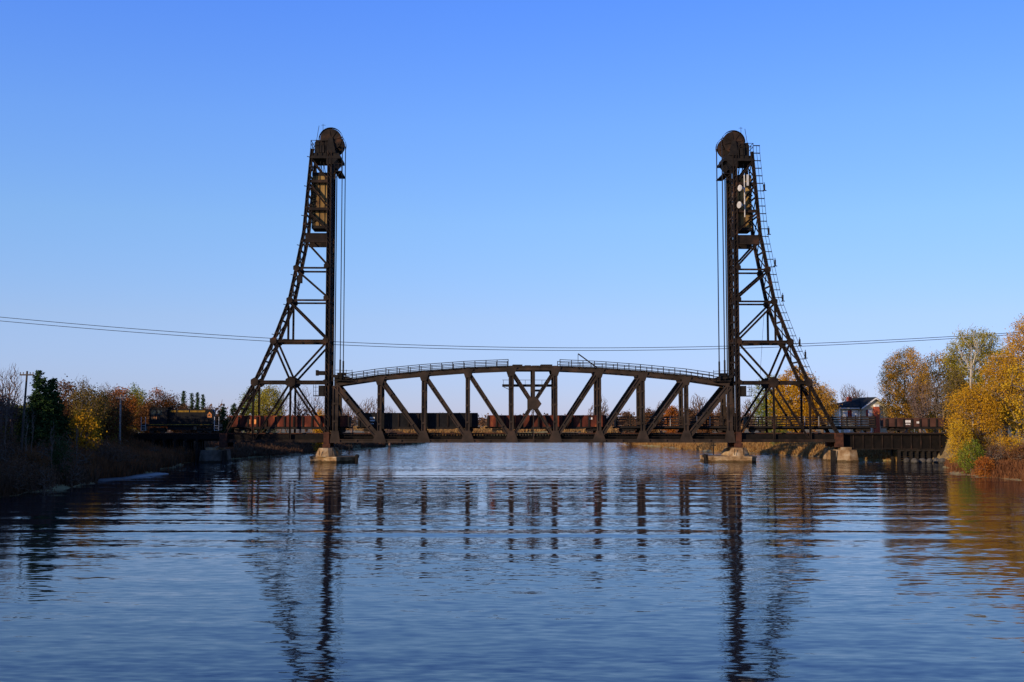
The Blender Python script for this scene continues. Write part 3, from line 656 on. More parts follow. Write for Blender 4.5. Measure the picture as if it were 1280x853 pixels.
# ------------------------------------------------------------------ rail vehicles (built in their own frame: x along, y across, z from rail top)
def truck(parent, x):
    m_ = MB(); m_.beam((x - 1.25, -.95, .55), (x + 1.25, -.95, .55), .28, .16); m_.beam((x - 1.25, .95, .55), (x + 1.25, .95, .55), .28, .16); m_.box(x - .22, x + .22, -1.05, 1.05, .35, .85)
    tk = m_.build('truck', M['steel_dark'], parent)
    for dx in (-.88, .88):
        m_ = MB()
        for y in (-.74, .74): m_.tube((x + dx, y - .07, .46), (x + dx, y + .07, .46), .46, n=16)
        m_.tube((x + dx, -.74, .46), (x + dx, .74, .46), .09, n=8); m_.build('wheelset', M['wheel'], tk)
def couplers(parent, L):
    for s_ in (-1, 1):
        m_ = MB(); m_.box(*sorted((s_ * (L / 2 - .1), s_ * (L / 2 + .42))), -.14, .14, .72, 1.0); m_.build('coupler', M['steel_dark'], parent)
def place_car(name, u0, u1, label, group='rail cars coupled on the bridge'):
    b = B((0, W / 2, 0)); c = B(((u0 + u1) / 2, W / 2, RAILZ)); root = empty(name, c, TH); tag(root, label, 'rail car', group); return root
def gondola(root, L, H, mt, ribs, seed=0, marks=()):
    rr = random.Random(seed); h0 = 1.05; hw = 1.45; m_ = MB()
    m_.box(-L / 2, L / 2, -hw, -hw + .06, h0, H); m_.box(-L / 2, L / 2, hw - .06, hw, h0, H)
    m_.box(-L / 2, -L / 2 + .06, -hw + .062, hw - .062, h0, H); m_.box(L / 2 - .06, L / 2, -hw + .062, hw - .062, h0, H); m_.box(-L / 2 + .062, L / 2 - .062, -hw + .062, hw - .062, h0, h0 + .1)
    for s_ in (-1, 1): m_.beam((-L / 2, s_ * (hw + .0), H + .03), (L / 2, s_ * (hw + .0), H + .03), .14, .16)
    rb = []
    for i in range(ribs + 1):
        x = -L / 2 + .1 + (L - .2) * i / ribs
        for s_ in (-1, 1): rb.append(MB().beam((x, s_ * (hw + .07), h0), (x, s_ * (hw + .08), H - .05), .27, .16))
    m_.build('body', M[mt], root)
    for q_ in rb: q_.build('side_rib', M['steel_dark'] if mt != 'black' else M['steel'], root)
    m_ = MB()
    for s_ in (-1, 1): m_.prism([(-L / 2, h0), (-L / 2 + 3.2, h0 - .18), (-L / 2 + 4.2, h0 - .42), (L / 2 - 4.2, h0 - .42), (L / 2 - 3.2, h0 - .18), (L / 2, h0)], s_ * 1.42 - .05, s_ * 1.42 + .05)
    m_.box(-L / 2 + .1, L / 2 - .1, -.3, .3, .75, h0 - .003); m_.build('underframe', M['steel_dark'], root)
    for s_ in (-1, 1): truck(root, s_ * (L / 2 - 2.1))
    couplers(root, L)
    for s_ in (-1, 1):
        m_ = MB()
        for y in (-1.5, -1.1):
            m_.beam((s_ * (L / 2 + .08), y, .6), (s_ * (L / 2 + .08), y, H - .1), .04, .04)
        for k in range(6): m_.beam((s_ * (L / 2 + .08), -1.5, .7 + k * .36), (s_ * (L / 2 + .08), -1.1, .7 + k * .36), .04, .04, (1, 0, 0))
        m_.build('ladder', M['steel_dark'], root)
    for (x0, x1, z0, z1, mm) in marks:
        m_ = MB(); m_.box(x0, x1, -hw - .012, -hw - .002, z0, z1); m_.build('marking', M[mm], root)
def rows(x0, n, z, wd, h, gap, mm='white'):
    return [(x0 + i * (wd + gap), x0 + i * (wd + gap) + wd, z, z + h, mm) for i in range(n)]
r = place_car('gondola_car', -52.7, -31.4, 'rusty red open gondola coupled just behind the locomotive under the left tower')
gondola(r, 20.7, 2.85, 'gondola_red', 13, 1, rows(-7.2, 2, 1.5, .5, .8, .5, 'orange'))
r = place_car('gondola_car', -30.4, -9.1, 'tall black gondola with small white lettering, in the left half of the lift span')
gondola(r, 20.7, 3.35, 'black', 12, 2, rows(-8.6, 5, 2.45, .16, .26, .06) + rows(-8.6, 5, 2.0, .16, .26, .06) + rows(-8.6, 6, 1.5, .1, .16, .05))
r = place_car('gondola_car', -8.0, 13.3, 'rusty red open gondola in the middle of the lift span')
gondola(r, 20.7, 2.95, 'gondola_red', 14, 3, rows(7.4, 2, 2.3, .22, .35, .1))
r = place_car('gondola_car', 62.1, 83.4, 'dull brown gondola with white markings on the girder span at right')
gondola(r, 20.7, 2.45, 'gondola_brown', 14, 4, rows(-7.0, 3, 1.75, .26, .42, .07) + rows(-6.95, 3, 1.35, .2, .2, .1) + rows(-5.0, 3, 1.6, .16, .35, .06))
def rackcar(root, L, seed):
    rr = random.Random(seed); m_ = MB()
    m_.box(-L / 2, L / 2, -1.4, 1.4, .95, 1.15); m_.box(-L / 2 + 1, L / 2 - 1, -.4, .4, .55, .947)
    for s_ in (-1, 1): m_.beam((-L / 2, s_ * 1.45, .98), (L / 2, s_ * 1.45, .98), .34, .08)
    m_.build('deck', M['steel_dark'], root)
    for s_ in (-1, 1):
        for k in range(4):
            m_ = MB(); z = 1.45 + k * .42; x = -L / 2 + .2
            while x < L / 2 - .5:
                x1 = min(x + rr.uniform(2.2, 6.5), L / 2 - .2)
                m_.beam((x, s_ * (1.22 + rr.uniform(-.04, .04)), z + rr.uniform(-.05, .05)), (x1, s_ * (1.22 + rr.uniform(-.04, .04)), z + rr.uniform(-.05, .05)), rr.uniform(.12, .26), .18)
                x = x1 + rr.uniform(.02, .25)
            m_.build('side_rail', M['load'], root)
        n = 9
        for i in range(n + 1):
            x = -L / 2 + .25 + (L - .5) * i / n; m_ = MB(); top = 2.85 + (rr.uniform(.1, .45) if rr.random() < .3 else 0)
            m_.beam((x, s_ * 1.42, 1.0), (x, s_ * 1.42, top), .17, .12); m_.build('stake', M['pole_pale' if rr.random() < .3 else 'steel_dark'], root)
    for s_ in (-1, 1):
        truck(root, s_ * (L / 2 - 2.1)); m_ = MB(); x = s_ * (L / 2 - .1); m_.box(x - .08, x + .08, -1.35, 1.35, 1.153, 2.75); m_.build('end_bulkhead', M['black'], root)
    couplers(root, L)
r = place_car('rack_car', 14.4, 36.4, 'dark open-sided rail car with horizontal bars and pale stakes, right half of lift span'); rackcar(r, 21.4, 5)
r = place_car('rack_car', 37.4, 60.9, 'dark open-sided rail car with horizontal bars and pale stakes, under the right tower and house'); rackcar(r, 22.9, 8)
# locomotive
lo = empty('locomotive', B((-60.8, W / 2, RAILZ)), TH); tag(lo, 'black diesel switcher locomotive with yellow stripe, standing on the left trestle', 'locomotive')
m_ = MB(); m_.box(-6.4, 6.4, -1.45, 1.45, 1.15, 1.5); m_.box(-2.2, 2.2, -1.2, 1.2, .5, 1.147); m_.build('frame', M['black'], lo)
m_ = MB(); m_.prism([(-5.3, 1.503), (-2.2, 1.503), (-2.2, 4.2), (-2.6, 4.32), (-4.9, 4.32), (-5.3, 4.2)], -1.4, 1.4); cab = m_.build('cab', M['black'], lo)
m_ = MB(); m_.beam((-5.45, 0, 4.36), (-2.05, 0, 4.36), .09, 3.0); m_.build('cab_roof', M['steel_dark'], lo)
for x0, x1 in ((-5.0, -4.2), (-3.9, -3.1)):
    m_ = MB(); m_.box(x0, x1, -1.425, -1.403, 3.1, 3.85); m_.build('cab_window', M['glass'], cab)
m_ = MB(); m_.prism([(-2.197, 1.503), (5.5, 1.503), (5.5, 3.8), (5.2, 4.05), (-2.197, 4.05)], -.95, .95); 
for i in range(9): m_.box(-1.8 + i * .75, -1.2 + i * .75, -.975, -.952, 1.8, 3.3)
hood = m_.build('hood', M['black'], lo)
m_ = MB(); m_.tube((-1.9, 0, 4.05), (-1.9, 0, 4.75), .22, .28, n=10); m_.tube((2.2, 0, 4.05), (2.2, 0, 4.4), .22, n=10); m_.build('exhaust_stack', M['steel_dark'], lo)
m_ = MB(); m_.box(-5.35, 5.5, -1.465, -1.453, 1.34, 1.47); m_.build('stripe', M['yellow'], lo)
m_ = MB(); x = -1.9
for ln in (5, 9, 12):
    for i in range(ln): m_.box(x, x + .17, -.99, -.975, 3.55, 3.86); x += .215
    x += .25
m_.build('hood_lettering', M['yellow'], hood)
m_ = MB()
for i in range(4): m_.box(-4.95 + i * .26, -4.78 + i * .26, -1.425, -1.403, 2.35, 2.75)
m_.build('cab_number', M['orange'], cab)
m_ = MB(); m_.prism([(4.55, 2.65), (5.3, 2.65), (5.3, 3.2), (5.05, 3.45), (4.9, 3.6), (4.75, 3.35), (4.55, 3.2)], -1.0, -.978); m_.build('sunlit_patch', M['orange'], hood)  # patch of sunlight on the shaded hood, painted as an orange plate
for s_ in (-1, 1):
    m_ = MB()
    for dx in (.0, .75): m_.beam((s_ * (5.9 + dx), -1.45, .35), (s_ * (5.9 + dx), -1.45, 2.75), .08, .08)
    for k in range(3): m_.box(*sorted((s_ * 5.9, s_ * 6.65)), -1.5, -1.1, .4 + k * .4, .46 + k * .4)
    m_.build('steps', M['antenna'], lo)
    m_ = MB(); m_.box(*sorted((s_ * 6.4, s_ * 6.62)), -1.35, 1.35, .4, 1.5); m_.build('pilot', M['black'], lo)
    truck(lo, s_ * 4.1)
    m_ = MB(); m_.tube((s_ * 5.5 if s_ > 0 else -5.3, 0, 3.7), (s_ * 5.68 if s_ > 0 else -5.45, 0, 3.7), .17, n=12); m_.build('headlight', M['antenna'], lo)
couplers(lo, 13.2)
m_ = MB()
for y in (-1.38,):
    m_.beam((-2.0, y, 2.5), (5.9, y, 2.5), .05, .05)
    for i in range(6): m_.beam((-2.0 + i * 1.58, y, 1.5), (-2.0 + i * 1.58, y, 2.5), .05, .05)
m_.build('handrail', M['steel_dark'], lo)

# ------------------------------------------------------------------ house
hx, hy, _ = px_world(1078, 510, 262)
hz = float(height(hx, hy))
house = empty('house', (hx, hy, hz)); tag(house, 'cream house with dark hipped roof, maroon shutters and red brick chimney behind the train', 'house')
HA = R(14)
def H(p): return (hx + p[0] * math.cos(HA) - p[1] * math.sin(HA), hy + p[0] * math.sin(HA) + p[1] * math.cos(HA), p[2])
ez = px_world(1078, 510, 262)[2]; rz_ = px_world(1092, 498, 264)[2]
m_ = MB(H); m_.box(-5.0, 0, 1.2, 9, hz - 1, ez); m_.build('front_wall', M['cream'], house)
m_ = MB(H); m_.prism([(0.003, hz - 1), (6.4, hz - 1), (6.4, ez), (3.2, rz_ - .2), (.003, ez)], 0, 9); m_.build('gable_wall', M['cream'], house)
m_ = MB(H)       # gabled wing roof and the low front roof
for a, b_ in (((-.45, ez - .25), (3.2, rz_)), ((6.85, ez - .25), (3.2, rz_))):
    m_.beam((a[0], -.45, a[1]), (b_[0], -.45, b_[1]), .02, .02)
m_.prism([(-.5, ez - .22), (3.2, rz_ + .02), (6.9, ez - .22), (6.9, ez + .0), (3.2, rz_ + .25), (-.5, ez + .0)], -.5, 9.5)
m_.stack([[(-5.6, .3, ez + .005), (-.1, .3, ez + .005), (-.1, 9.4, ez + .005), (-5.6, 9.4, ez + .005)], [(-5.6, .3, ez + .2), (-.1, .3, ez + .2), (-.1, 9.4, ez + .2), (-5.6, 9.4, ez + .2)], [(-4.0, 4.7, ez + 1.0), (1.8, 4.7, rz_ - .15), (1.8, 5.1, rz_ - .15), (-4.0, 5.1, ez + 1.0)]])
rf = m_.build('roof', M['roof'], house)
m_ = MB(H); m_.beam((-.5, -.55, ez - .25), (3.2, -.55, rz_ - .02), .28, .06); m_.beam((6.9, -.55, ez - .25), (3.2, -.55, rz_ - .02), .28, .06); m_.beam((-5.6, .25, ez - .1), (-.3, .25, ez - .1), .2, .06); m_.build('fascia', M['white'], house)
m_ = MB(H); m_.box(-.9, -.1, 4.2, 5.2, ez + .8, rz_ + .35); m_.build('chimney', M['brick'], rf) if 0 else m_.build('chimney', M['brick'], house)
m_ = MB(H); m_.box(2.7, 3.9, -.75, -.003, hz - 1, ez + .25); m_.build('brick_chimney', M['brick'], house)
m_ = MB(H); m_.box(2.75, 3.85, -.72, -.05, ez + .253, ez + .75); m_.build('chimney_cap', M['white'], house)
def hwin(x0, x1, y, z0, z1, sh):
    m_ = MB(H); m_.box(x0 - .1, x1 + .1, y - .06, y - .003, z0 - .1, z1 + .1); wf = m_.build('window', M['white'], house)
    m_ = MB(H); m_.box(x0, x1, y - .075, y - .062, z0, z1); m_.box(x0, x1, y - .08, y - .0755, z0, z0 + .02); pn_ = m_.build('pane', M['glass'], wf); 
    m_ = MB(H); m_.box(x0, x1, y - .10, y - .082, (z0 + z1) / 2 - .05, (z0 + z1) / 2 + .05); m_.build('mullion', M['white'], wf)
    for k in sh:
        a = (x0 - .62, x0 - .14) if k < 0 else (x1 + .14, x1 + .6)
        m_ = MB(H); m_.box(*a, y - .05, y - .004, z0 - .1, z1 + .1); m_.build('shutter', M['maroon'], house)
hwin(-4.2, -3.2, 1.2, ez - 2.2, ez - .7, (1,)); hwin(-1.9, -.55, 1.2, ez - 2.2, ez - .6, (-1,)); hwin(1.5, 2.3, 0, ez - 2.0, ez - .5, (-1,))
hwin(-4.0, -2.6, 1.2, hz + 1.0, hz + 2.5, ()); hwin(1.0, 2.2, 0, hz + 1.0, hz + 2.5, ())
m_ = MB(H); m_.box(-5.2, -4.98, .9, 1.197, hz, ez); m_.box(-.3, -.1, .9, 1.197, hz, ez); m_.build('corner_board', M['white'], house)

# ------------------------------------------------------------------ trees
def seg_mesh(P0, P1, R0, R1, n):
    P0, P1, R0, R1 = map(np.asarray, (P0, P1, R0, R1)); d = P1 - P0; L = np.linalg.norm(d, axis=1, keepdims=True) + 1e-9; d = d / L
    up = np.where(np.abs(d[:, 2:3]) > .9, np.array([[1., 0, 0]]), np.array([[0, 0, 1.]])); t_ = np.cross(d, up); t_ /= np.linalg.norm(t_, axis=1, keepdims=True) + 1e-9; q = np.cross(d, t_)
    a = np.arange(n) * 2 * PI / n; c, s_ = np.cos(a), np.sin(a)
    off = t_[:, None] * c[None, :, None] + q[:, None] * s_[None, :, None]
    V = np.concatenate([P0[:, None] + off * R0[:, None, None], P1[:, None] + off * R1[:, None, None]], 1).reshape(-1, 3)
    k = np.arange(n); k2 = (k + 1) % n; base = np.arange(len(P0))[:, None] * 2 * n
    F = np.stack([base + k, base + k2, base + n + k2, base + n + k], -1).reshape(-1, 4)
    return V, F
def skeleton(rg, Ht, Rd, base_frac, ntar, shape, wob=.1, lean=0, steep=.4):
    """grow branches greedily towards targets scattered through a lumpy crown"""
    cz0 = Ht * base_frac; cc = np.array([lean, 0, (Ht + cz0) / 2]); hr = (Ht - cz0) / 2
    k = rg.normal(size=(ntar, 3)); k /= np.linalg.norm(k, axis=1, keepdims=True)
    f1 = rg.normal(size=(5, 3)) * 1.6; ph = rg.uniform(0, 6, 5)
    lump = 1 + .17 * np.sum(np.sin(k @ f1.T + ph), 1) / 1.6
    rad = rg.uniform(.12, 1, ntar) ** .42 * np.clip(lump, .55, 1.35)
    T = k * rad[:, None]
    if shape == 'vase':
        T[:, 2] = T[:, 2]; sc2 = .35 + .65 * np.clip((T[:, 2] + 1) / 1.6, 0, 1); T[:, :2] *= sc2[:, None]
    elif shape == 'egg':
        sc2 = 1.08 - .38 * np.clip((T[:, 2] + .2), 0, 1.2); T[:, :2] *= sc2[:, None]
    T = cc + T * np.array([Rd, Rd, hr])
    T = T[T[:, 2] > max(.15, cz0 * .55)]
    # trunk nodes
    nt_ = 7; tz = np.linspace(0, cz0 + hr * 1.1, nt_); nodes = [np.array([lean * (z / Ht) + wob * rg.normal() * (i > 0), wob * rg.normal() * (i > 0), z]) for i, z in enumerate(tz)]
    par = [-1] + list(range(nt_ - 1))
    order = np.argsort(np.linalg.norm((T - cc) / np.array([Rd, Rd, hr]), axis=1)); 
    cap = nt_ + len(T) * 3 + 5; A = np.zeros((cap, 3)); A[:nt_] = nodes; cnt = nt_
    for ti in order:
        tg = T[ti]; d = tg - A[:cnt]; dist = np.linalg.norm(d, axis=1)
        cost = dist + np.where(d[:, 2] < 0, -d[:, 2] * 1.4, 0) + .25 * dist * (A[:cnt, 2] < cz0 * .6) + steep * np.maximum(0, np.hypot(d[:, 0], d[:, 1]) - .9 * d[:, 2])
        j = int(np.argmin(cost)); L = dist[j]
        ns = 1 if L < .7 else 2; prev = j
        for s_ in range(1, ns + 1):
            q = A[j] + (tg - A[j]) * s_ / ns
            if s_ < ns: q = q + np.array([0, 0, -.06 * L if shape != 'vase' else .0]) + rg.normal(size=3) * L * .07
            A[cnt] = q; par.append(prev); prev = cnt; cnt += 1
    A = A[:cnt]; par = np.array(par); desc = np.ones(cnt)
    for i in range(cnt - 1, 0, -1): desc[par[i]] += desc[i]
    return A, par, desc
def tree_mesh(seed, Ht, Rd, base_frac=.22, ntar=260, nleaf=24, leaf=.28, spread=.55, shape='round', tip=.022, trunk_r=None, stray=0, lean=0, cover=1.0, steep=.4, pw=.46):
    rg = np.random.default_rng(seed); A, par, desc = skeleton(rg, Ht, Rd, base_frac, ntar, shape, .05 * Ht / 8, lean, steep)
    rr = tip * desc ** pw
    if trunk_r: rr = np.minimum(rr, trunk_r)
    i = np.arange(1, len(A)); tv, tf = seg_mesh(A[par[i]], A[i], rr[par[i]] * np.where(desc[i] < 3, .6, .9), rr[i] * np.where(desc[i] < 2, .5, 1), 4)
    lv = lf = None
    if nleaf:
        tips = A[(desc < 9) & (A[:, 2] > Ht * base_frac * .5)]
        if cover < 1: tips = tips[rg.random(len(tips)) < cover]
        n = len(tips) * nleaf; c = np.repeat(tips, nleaf, 0) + rg.normal(size=(n, 3)) * spread * np.array([1, 1, .75])
        c[:, 2] = np.maximum(c[:, 2], .15)
        a = rg.normal(size=(n, 3)); a /= np.linalg.norm(a, axis=1, keepdims=True); b_ = np.cross(a, rg.normal(size=(n, 3))); b_ /= np.linalg.norm(b_, axis=1, keepdims=True)
        s_ = (leaf * rg.uniform(.5, 1.15, n))[:, None]
        lv = np.stack([c - a * s_ * .5, c + b_ * s_ * .33, c + a * s_ * .5, c - b_ * s_ * .33], 1).reshape(-1, 3); lf = np.arange(4 * n).reshape(-1, 4)
    return tv, tf, lv, lf
def conifer_mesh(seed, Ht, Rd, twin=False, dens=1.0):
    rg = np.random.default_rng(seed); P0, P1, R0, R1, LV = [], [], [], [], []
    tops = [(0, 0, Ht)] if not twin else [(-.9, 0, Ht), (.95, .2, Ht * .94)]
    for (tx, ty, tz_) in tops:
        P0.append((tx * .3, ty, 0)); P1.append((tx, ty, tz_)); R0.append(.022 * Ht); R1.append(.02)
        z = Ht * .06
        while z < tz_ - .15:
            fr = 1 - z / tz_; rad = Rd * min(1, fr * 1.3) ** .85 * (.95 if twin else 1); nb = max(4, int(9 * (.4 + fr)))
            for k in range(nb):
                a = rg.uniform(0, 2 * PI); L = rad * rg.uniform(.65, 1.12) + .12; e = rg.uniform(-.28, .02) * L
                cx = tx * (.3 + .7 * z / tz_); p0 = np.array([cx, ty, z]); p1 = p0 + np.array([math.cos(a) * L, math.sin(a) * L, e + .25 * L * (fr < .25)])
                P0.append(p0); P1.append(p1); R0.append(.025 + .008 * L); R1.append(.008)
                m_n = int((7 + 15 * L) * dens); s_ = rg.uniform(.12, 1, m_n) ** .7
                c = p0 + (p1 - p0) * s_[:, None] + rg.normal(size=(m_n, 3)) * np.array([.16, .16, .10]) * (1 + .25 * L)
                LV.append(c)
            z += Ht * .028
    c = np.concatenate(LV); n = len(c); a = rg.normal(size=(n, 3)) * np.array([1, 1, .6]); a /= np.linalg.norm(a, axis=1, keepdims=True); b_ = np.cross(a, rg.normal(size=(n, 3))); b_ /= np.linalg.norm(b_, axis=1, keepdims=True)
    s_ = rg.uniform(.22, .5, n)[:, None]
    lv = np.stack([c - a * s_ * .5, c + b_ * s_ * .2, c + a * s_ * .5, c - b_ * s_ * .2], 1).reshape(-1, 3)
    tv, tf = seg_mesh(np.array(P0, float), np.array(P1, float), np.array(R0), np.array(R1), 5)
    return tv, tf, lv, np.arange(4 * n).reshape(-1, 4)
def put_tree(name, data, x, y, bark, leafm, label, cat='tree', group=None, z=None):
    z = float(height(x, y)) - .12 if z is None else z
    root = empty(name, (x, y, z), random.Random(int(x * 7 + y * 13)).uniform(0, 6.28)); tag(root, label, cat, group); tv, tf, lv, lf = data
    quads('trunk', tv, tf, bark, root)
    if lv is not None: quads('crown', lv, lf, leafm, root)
    return root
def T(kind, px, top, Y, rpx, label, leafk='gold', seed=0, **kw):
    """tree whose trunk stands at photo column px and distance Y, top at row top, crown half-width rpx"""
    X, _, zt = px_world(px, top, Y); g0 = float(height(X, Y)); Ht = max(1.2, zt - g0); Rd = rpx / FPX * Y
    name = {'dec': 'deciduous_tree', 'bare': 'bare_tree', 'con': 'conifer_tree', 'shrub': 'shrub'}[kind]; cat = 'shrub' if kind == 'shrub' else 'tree'
    grp = kw.pop('group', None); bark = kw.pop('bark', 'bark'); k = dict(kw)
    if kind == 'dec': k = {**dict(base_frac=.2, ntar=int(150 + 14 * Rd * Rd ** .6), nleaf=22, leaf=.30, spread=.5), **k}; k['nleaf'] = int(k['nleaf'] * 1.5)
    if kind == 'bare': k = {**dict(base_frac=.15, nleaf=0, shape='vase', tip=.013, steep=1.1, pw=.40), **k}; k['ntar'] = int(k.get('ntar', 300 + 60 * Rd) * (1.0 if k.get('ntar', 999) < 100 else 2.4)); k['tip'] *= .55 + .45 * Y / 250
    if kind == 'shrub': k = {**dict(base_frac=.02, ntar=int(60 + 26 * Rd), nleaf=16, leaf=.2, spread=.3, shape='round', tip=.012), **k}
    data = conifer_mesh(seed, Ht, Rd, **k) if kind == 'con' else tree_mesh(seed, Ht, Rd, **k)
    return put_tree(name, data, X, Y, M[bark], LEAF[leafk], label, cat, grp)

# left bank, from the edge of the photo towards the bridge
T('bare', 4, 456, 138, 16, 'tall leafless tree at the far left edge of the photo', seed=11, bark='twig', ntar=420)
T('bare', 17, 452, 146, 15, 'leafless thin-branched tree beside the utility pole at far left', seed=12, bark='twig', ntar=520)
T('dec', -8, 490, 150, 26, 'rust-orange tree cut by the left edge of the photo', 'rust', 13, cover=.7)
T('dec', 22, 508, 160, 17, 'low dull yellow tree below the leafless trees at far left', 'olive', 14, nleaf=14)
T('con', 58, 463, 148, 29, 'tall dark green spruce with twin tips on the left bank', 'needle', 15, twin=True, dens=2.0)
T('con', 45, 486, 153, 13, 'lower spruce at the left foot of the twin-tipped spruce', 'needle', 18, dens=1.4)
T('dec', 88, 479, 172, 20, 'orange-topped tree just right of the tall spruce', 'rust', 16)
T('dec', 111, 483, 165, 24, 'broad brown-olive tree in the middle of the left bank', 'umber', 17, cover=.85, leaf=.26)
T('dec', 108, 516, 150, 16, 'small tree with dull yellow leaves low on the left bank', 'gold', 19, cover=.6, base_frac=.1)
T('bare', 107, 467, 190, 16, 'leafless crown rising behind the broad olive tree', seed=20, bark='twig')
T('bare', 134, 466, 195, 22, 'wide leafless crown behind the orange trees on the left bank', seed=21, bark='twig', ntar=600)
T('dec', 134, 489, 180, 20, 'orange-brown tree left of the pale pole', 'rust', 22, cover=.8)
T('dec', 157, 482, 225, 18, 'orange tree behind the pale pole, left of the locomotive', 'orange', 23, cover=.8)
T('dec', 172, 478, 235, 12, 'narrow tree with a yellow-green tip left of the locomotive', 'lime', 24, cover=.7)
T('dec', 170, 496, 232, 15, 'dark bushy tree behind the left end of the locomotive', 'olive', 25)
T('dec', 201, 488, 240, 21, 'rounded orange-red maple behind the locomotive', 'orange', 26)
T('dec', 218, 497, 245, 14, 'darker rust tree right of the orange-red maple', 'rust', 27)
T('con', 230, 488, 262, 9, 'widest of the row of spruces behind the locomotive', 'needle', 28)
T('con', 240, 491, 265, 5, 'slim spruce second in the row behind the locomotive', 'needle', 29)
T('con', 247, 490, 268, 5, 'slim spruce third in the row behind the locomotive', 'needle', 30)
T('con', 254, 493, 264, 5, 'reddish slim spruce ending the row behind the locomotive', 'needle', 31)
T('bare', 262, 500, 275, 9, 'small leafless tree between the row of spruces and the left tower', seed=32, bark='twig')
T('con', 279, 507, 250, 12, 'low dark evergreen at the foot of the left tower leg', 'needle', 33)
T('con', 292, 503, 255, 12, 'second dark evergreen, under the curved leg of the left tower', 'needle', 34)
T('dec', 316, 484, 262, 20, 'yellow-green tree seen through the left tower', 'lime', 35)
T('dec', 337, 480, 258, 18, 'green and gold tree behind the centre of the left tower', 'olive', 36)
T('bare', 352, 478, 275, 13, 'leafless tree just right of the green and gold tree', seed=37, bark='twig')
T('bare', 376, 484, 270, 17, 'reddish leafless tree between left tower diagonals', seed=38, bark='twig', ntar=600)
T('bare', 396, 490, 265, 12, 'leafless tree against the left tower column', seed=39, bark='twig')
T('dec', 401, 513, 258, 8, 'small golden bush seen by the left tower column', 'gold', 40)
for i, (px_, tp_, rp, lb) in enumerate([(440, 502, 14, 'left end of the lift span'), (462, 498, 18, 'first upright post of the lift span'), (487, 506, 13, 'second panel of the lift span'), (425, 508, 10, 'end post of the lift span')]):
    T('bare', px_, tp_, 330 - i * 6, rp, 'brown leafless tree far behind the ' + lb, seed=41 + i, bark='twig', tip=.022, ntar=520)
# far and right side behind the bridge
T('bare', 752, 499, 400, 10, 'leafless tree far off, just right of the fourth post from the middle', seed=50, bark='twig', tip=.03, ntar=500)
T('bare', 738, 508, 410, 9, 'lowest far leafless tree right of the bridge middle', seed=51, bark='twig', tip=.03, ntar=400)
T('bare', 873, 492, 330, 15, 'leafless tree rising above the orange brush near the right tower', seed=52, bark='twig', tip=.025, ntar=600)
T('bare', 826, 497, 345, 11, 'leafless tree above the brush between right span posts', seed=53, bark='twig', tip=.025, ntar=500)
T('bare', 900, 500, 320, 10, 'small leafless tree beside the right tower column', seed=54, bark='twig', tip=.022, ntar=400)
for i, (px_, tp_, rp, lk, lb) in enumerate([(786, 511, 14, 'brown', 'low brown thicket tree far behind the right half of the span'), (808, 509, 14, 'rust', 'russet thicket tree behind the third right panel'), (841, 507, 11, 'orange', 'small round orange tree far behind the right half of the span'), (862, 509, 13, 'brown', 'brown thicket tree right of the small orange tree'), (884, 511, 13, 'rust', 'rust thicket tree near the right end of the span'), (905, 510, 12, 'brown', 'brown thicket tree behind the right tower column')]):
    T('dec', px_, tp_, 352 - i * 7, rp, lb, lk, 55 + i, ntar=200, leaf=.4, base_frac=.05)
T('bare', 937, 488, 275, 15, 'tan leafless tree left of the golden maple', seed=62, bark='twig', tip=.02, ntar=520)
T('dec', 998, 461, 248, 33, 'big golden-orange maple seen through the right tower', 'gold', 63, ntar=720, nleaf=20, base_frac=.12, leaf=.34)
T('dec', 966, 476, 252, 22, 'yellow-green maple crown at the left of the big golden maple', 'lime', 64, ntar=420, base_frac=.1)
T('dec', 1027, 478, 246, 20, 'orange-brown maple at the right foot of the right tower', 'amber', 65, ntar=380, cover=.8, base_frac=.15)
T('bare', 1066, 474, 300, 24, 'pinkish leafless tree rising behind the house roof', seed=66, bark='twig', tip=.02, ntar=900)
T('bare', 1038, 496, 300, 14, 'low leafless tree left of the house', seed=67, bark='twig', tip=.02, ntar=500)
T('dec', 1130, 434, 232, 31, 'large rounded amber tree right of the house', 'amber', 68, ntar=1300, nleaf=20, tip=.011, leaf=.24, spread=.45, base_frac=.10, shape='round')
T('dec', 1168, 440, 240, 34, 'brown-gold tree right behind the large rounded amber tree', 'amber', 69, ntar=800, nleaf=14, tip=.014, base_frac=.10, cover=.95)
T('dec', 1216, 421, 236, 40, 'tall dull olive tree behind the pale leafless branches', 'olive', 70, ntar=1200, nleaf=20, base_frac=.15)
T('bare', 1212, 399, 196, 24, 'white-barked leafless tree standing above the golden trees at right', seed=71, bark='bark_white', tip=.026, ntar=99, base_frac=.5, steep=1.3)
T('bare', 1150, 470, 215, 22, 'leafless brown tree low in front of the amber tree, behind the last rail car', seed=72, bark='twig', tip=.016, ntar=620)
T('dec', 1196, 458, 200, 14, 'thin brown tree between the golden yellow tree and the olive tree', 'umber', 84, ntar=500, nleaf=10, cover=.7)
T('bare', 1178, 466, 205, 22, 'leafless pale tree over the right end of the girder span', seed=73, bark='bark', tip=.016, ntar=700)
T('dec', 1222, 468, 168, 33, 'golden yellow tree leaning over the right end of the bridge', 'gold', 74, ntar=800, nleaf=26, leaf=.21, spread=.55, base_frac=.08, cover=.82)
T('dec', 1254, 432, 174, 30, 'orange-gold tree behind the golden yellow tree at right', 'gold', 75, ntar=800, nleaf=20, leaf=.22, base_frac=.1, cover=.8)
T('dec', 1288, 396, 182, 34, 'tall brown-gold tree cut by the right edge of the photo', 'amber', 76, ntar=1000, nleaf=20, leaf=.25, base_frac=.15)
T('dec', 1296, 440, 140, 30, 'bright yellow tree reaching in from the right edge', 'bright', 77, ntar=360, nleaf=10, leaf=.3, spread=.4, base_frac=.2, cover=.6)
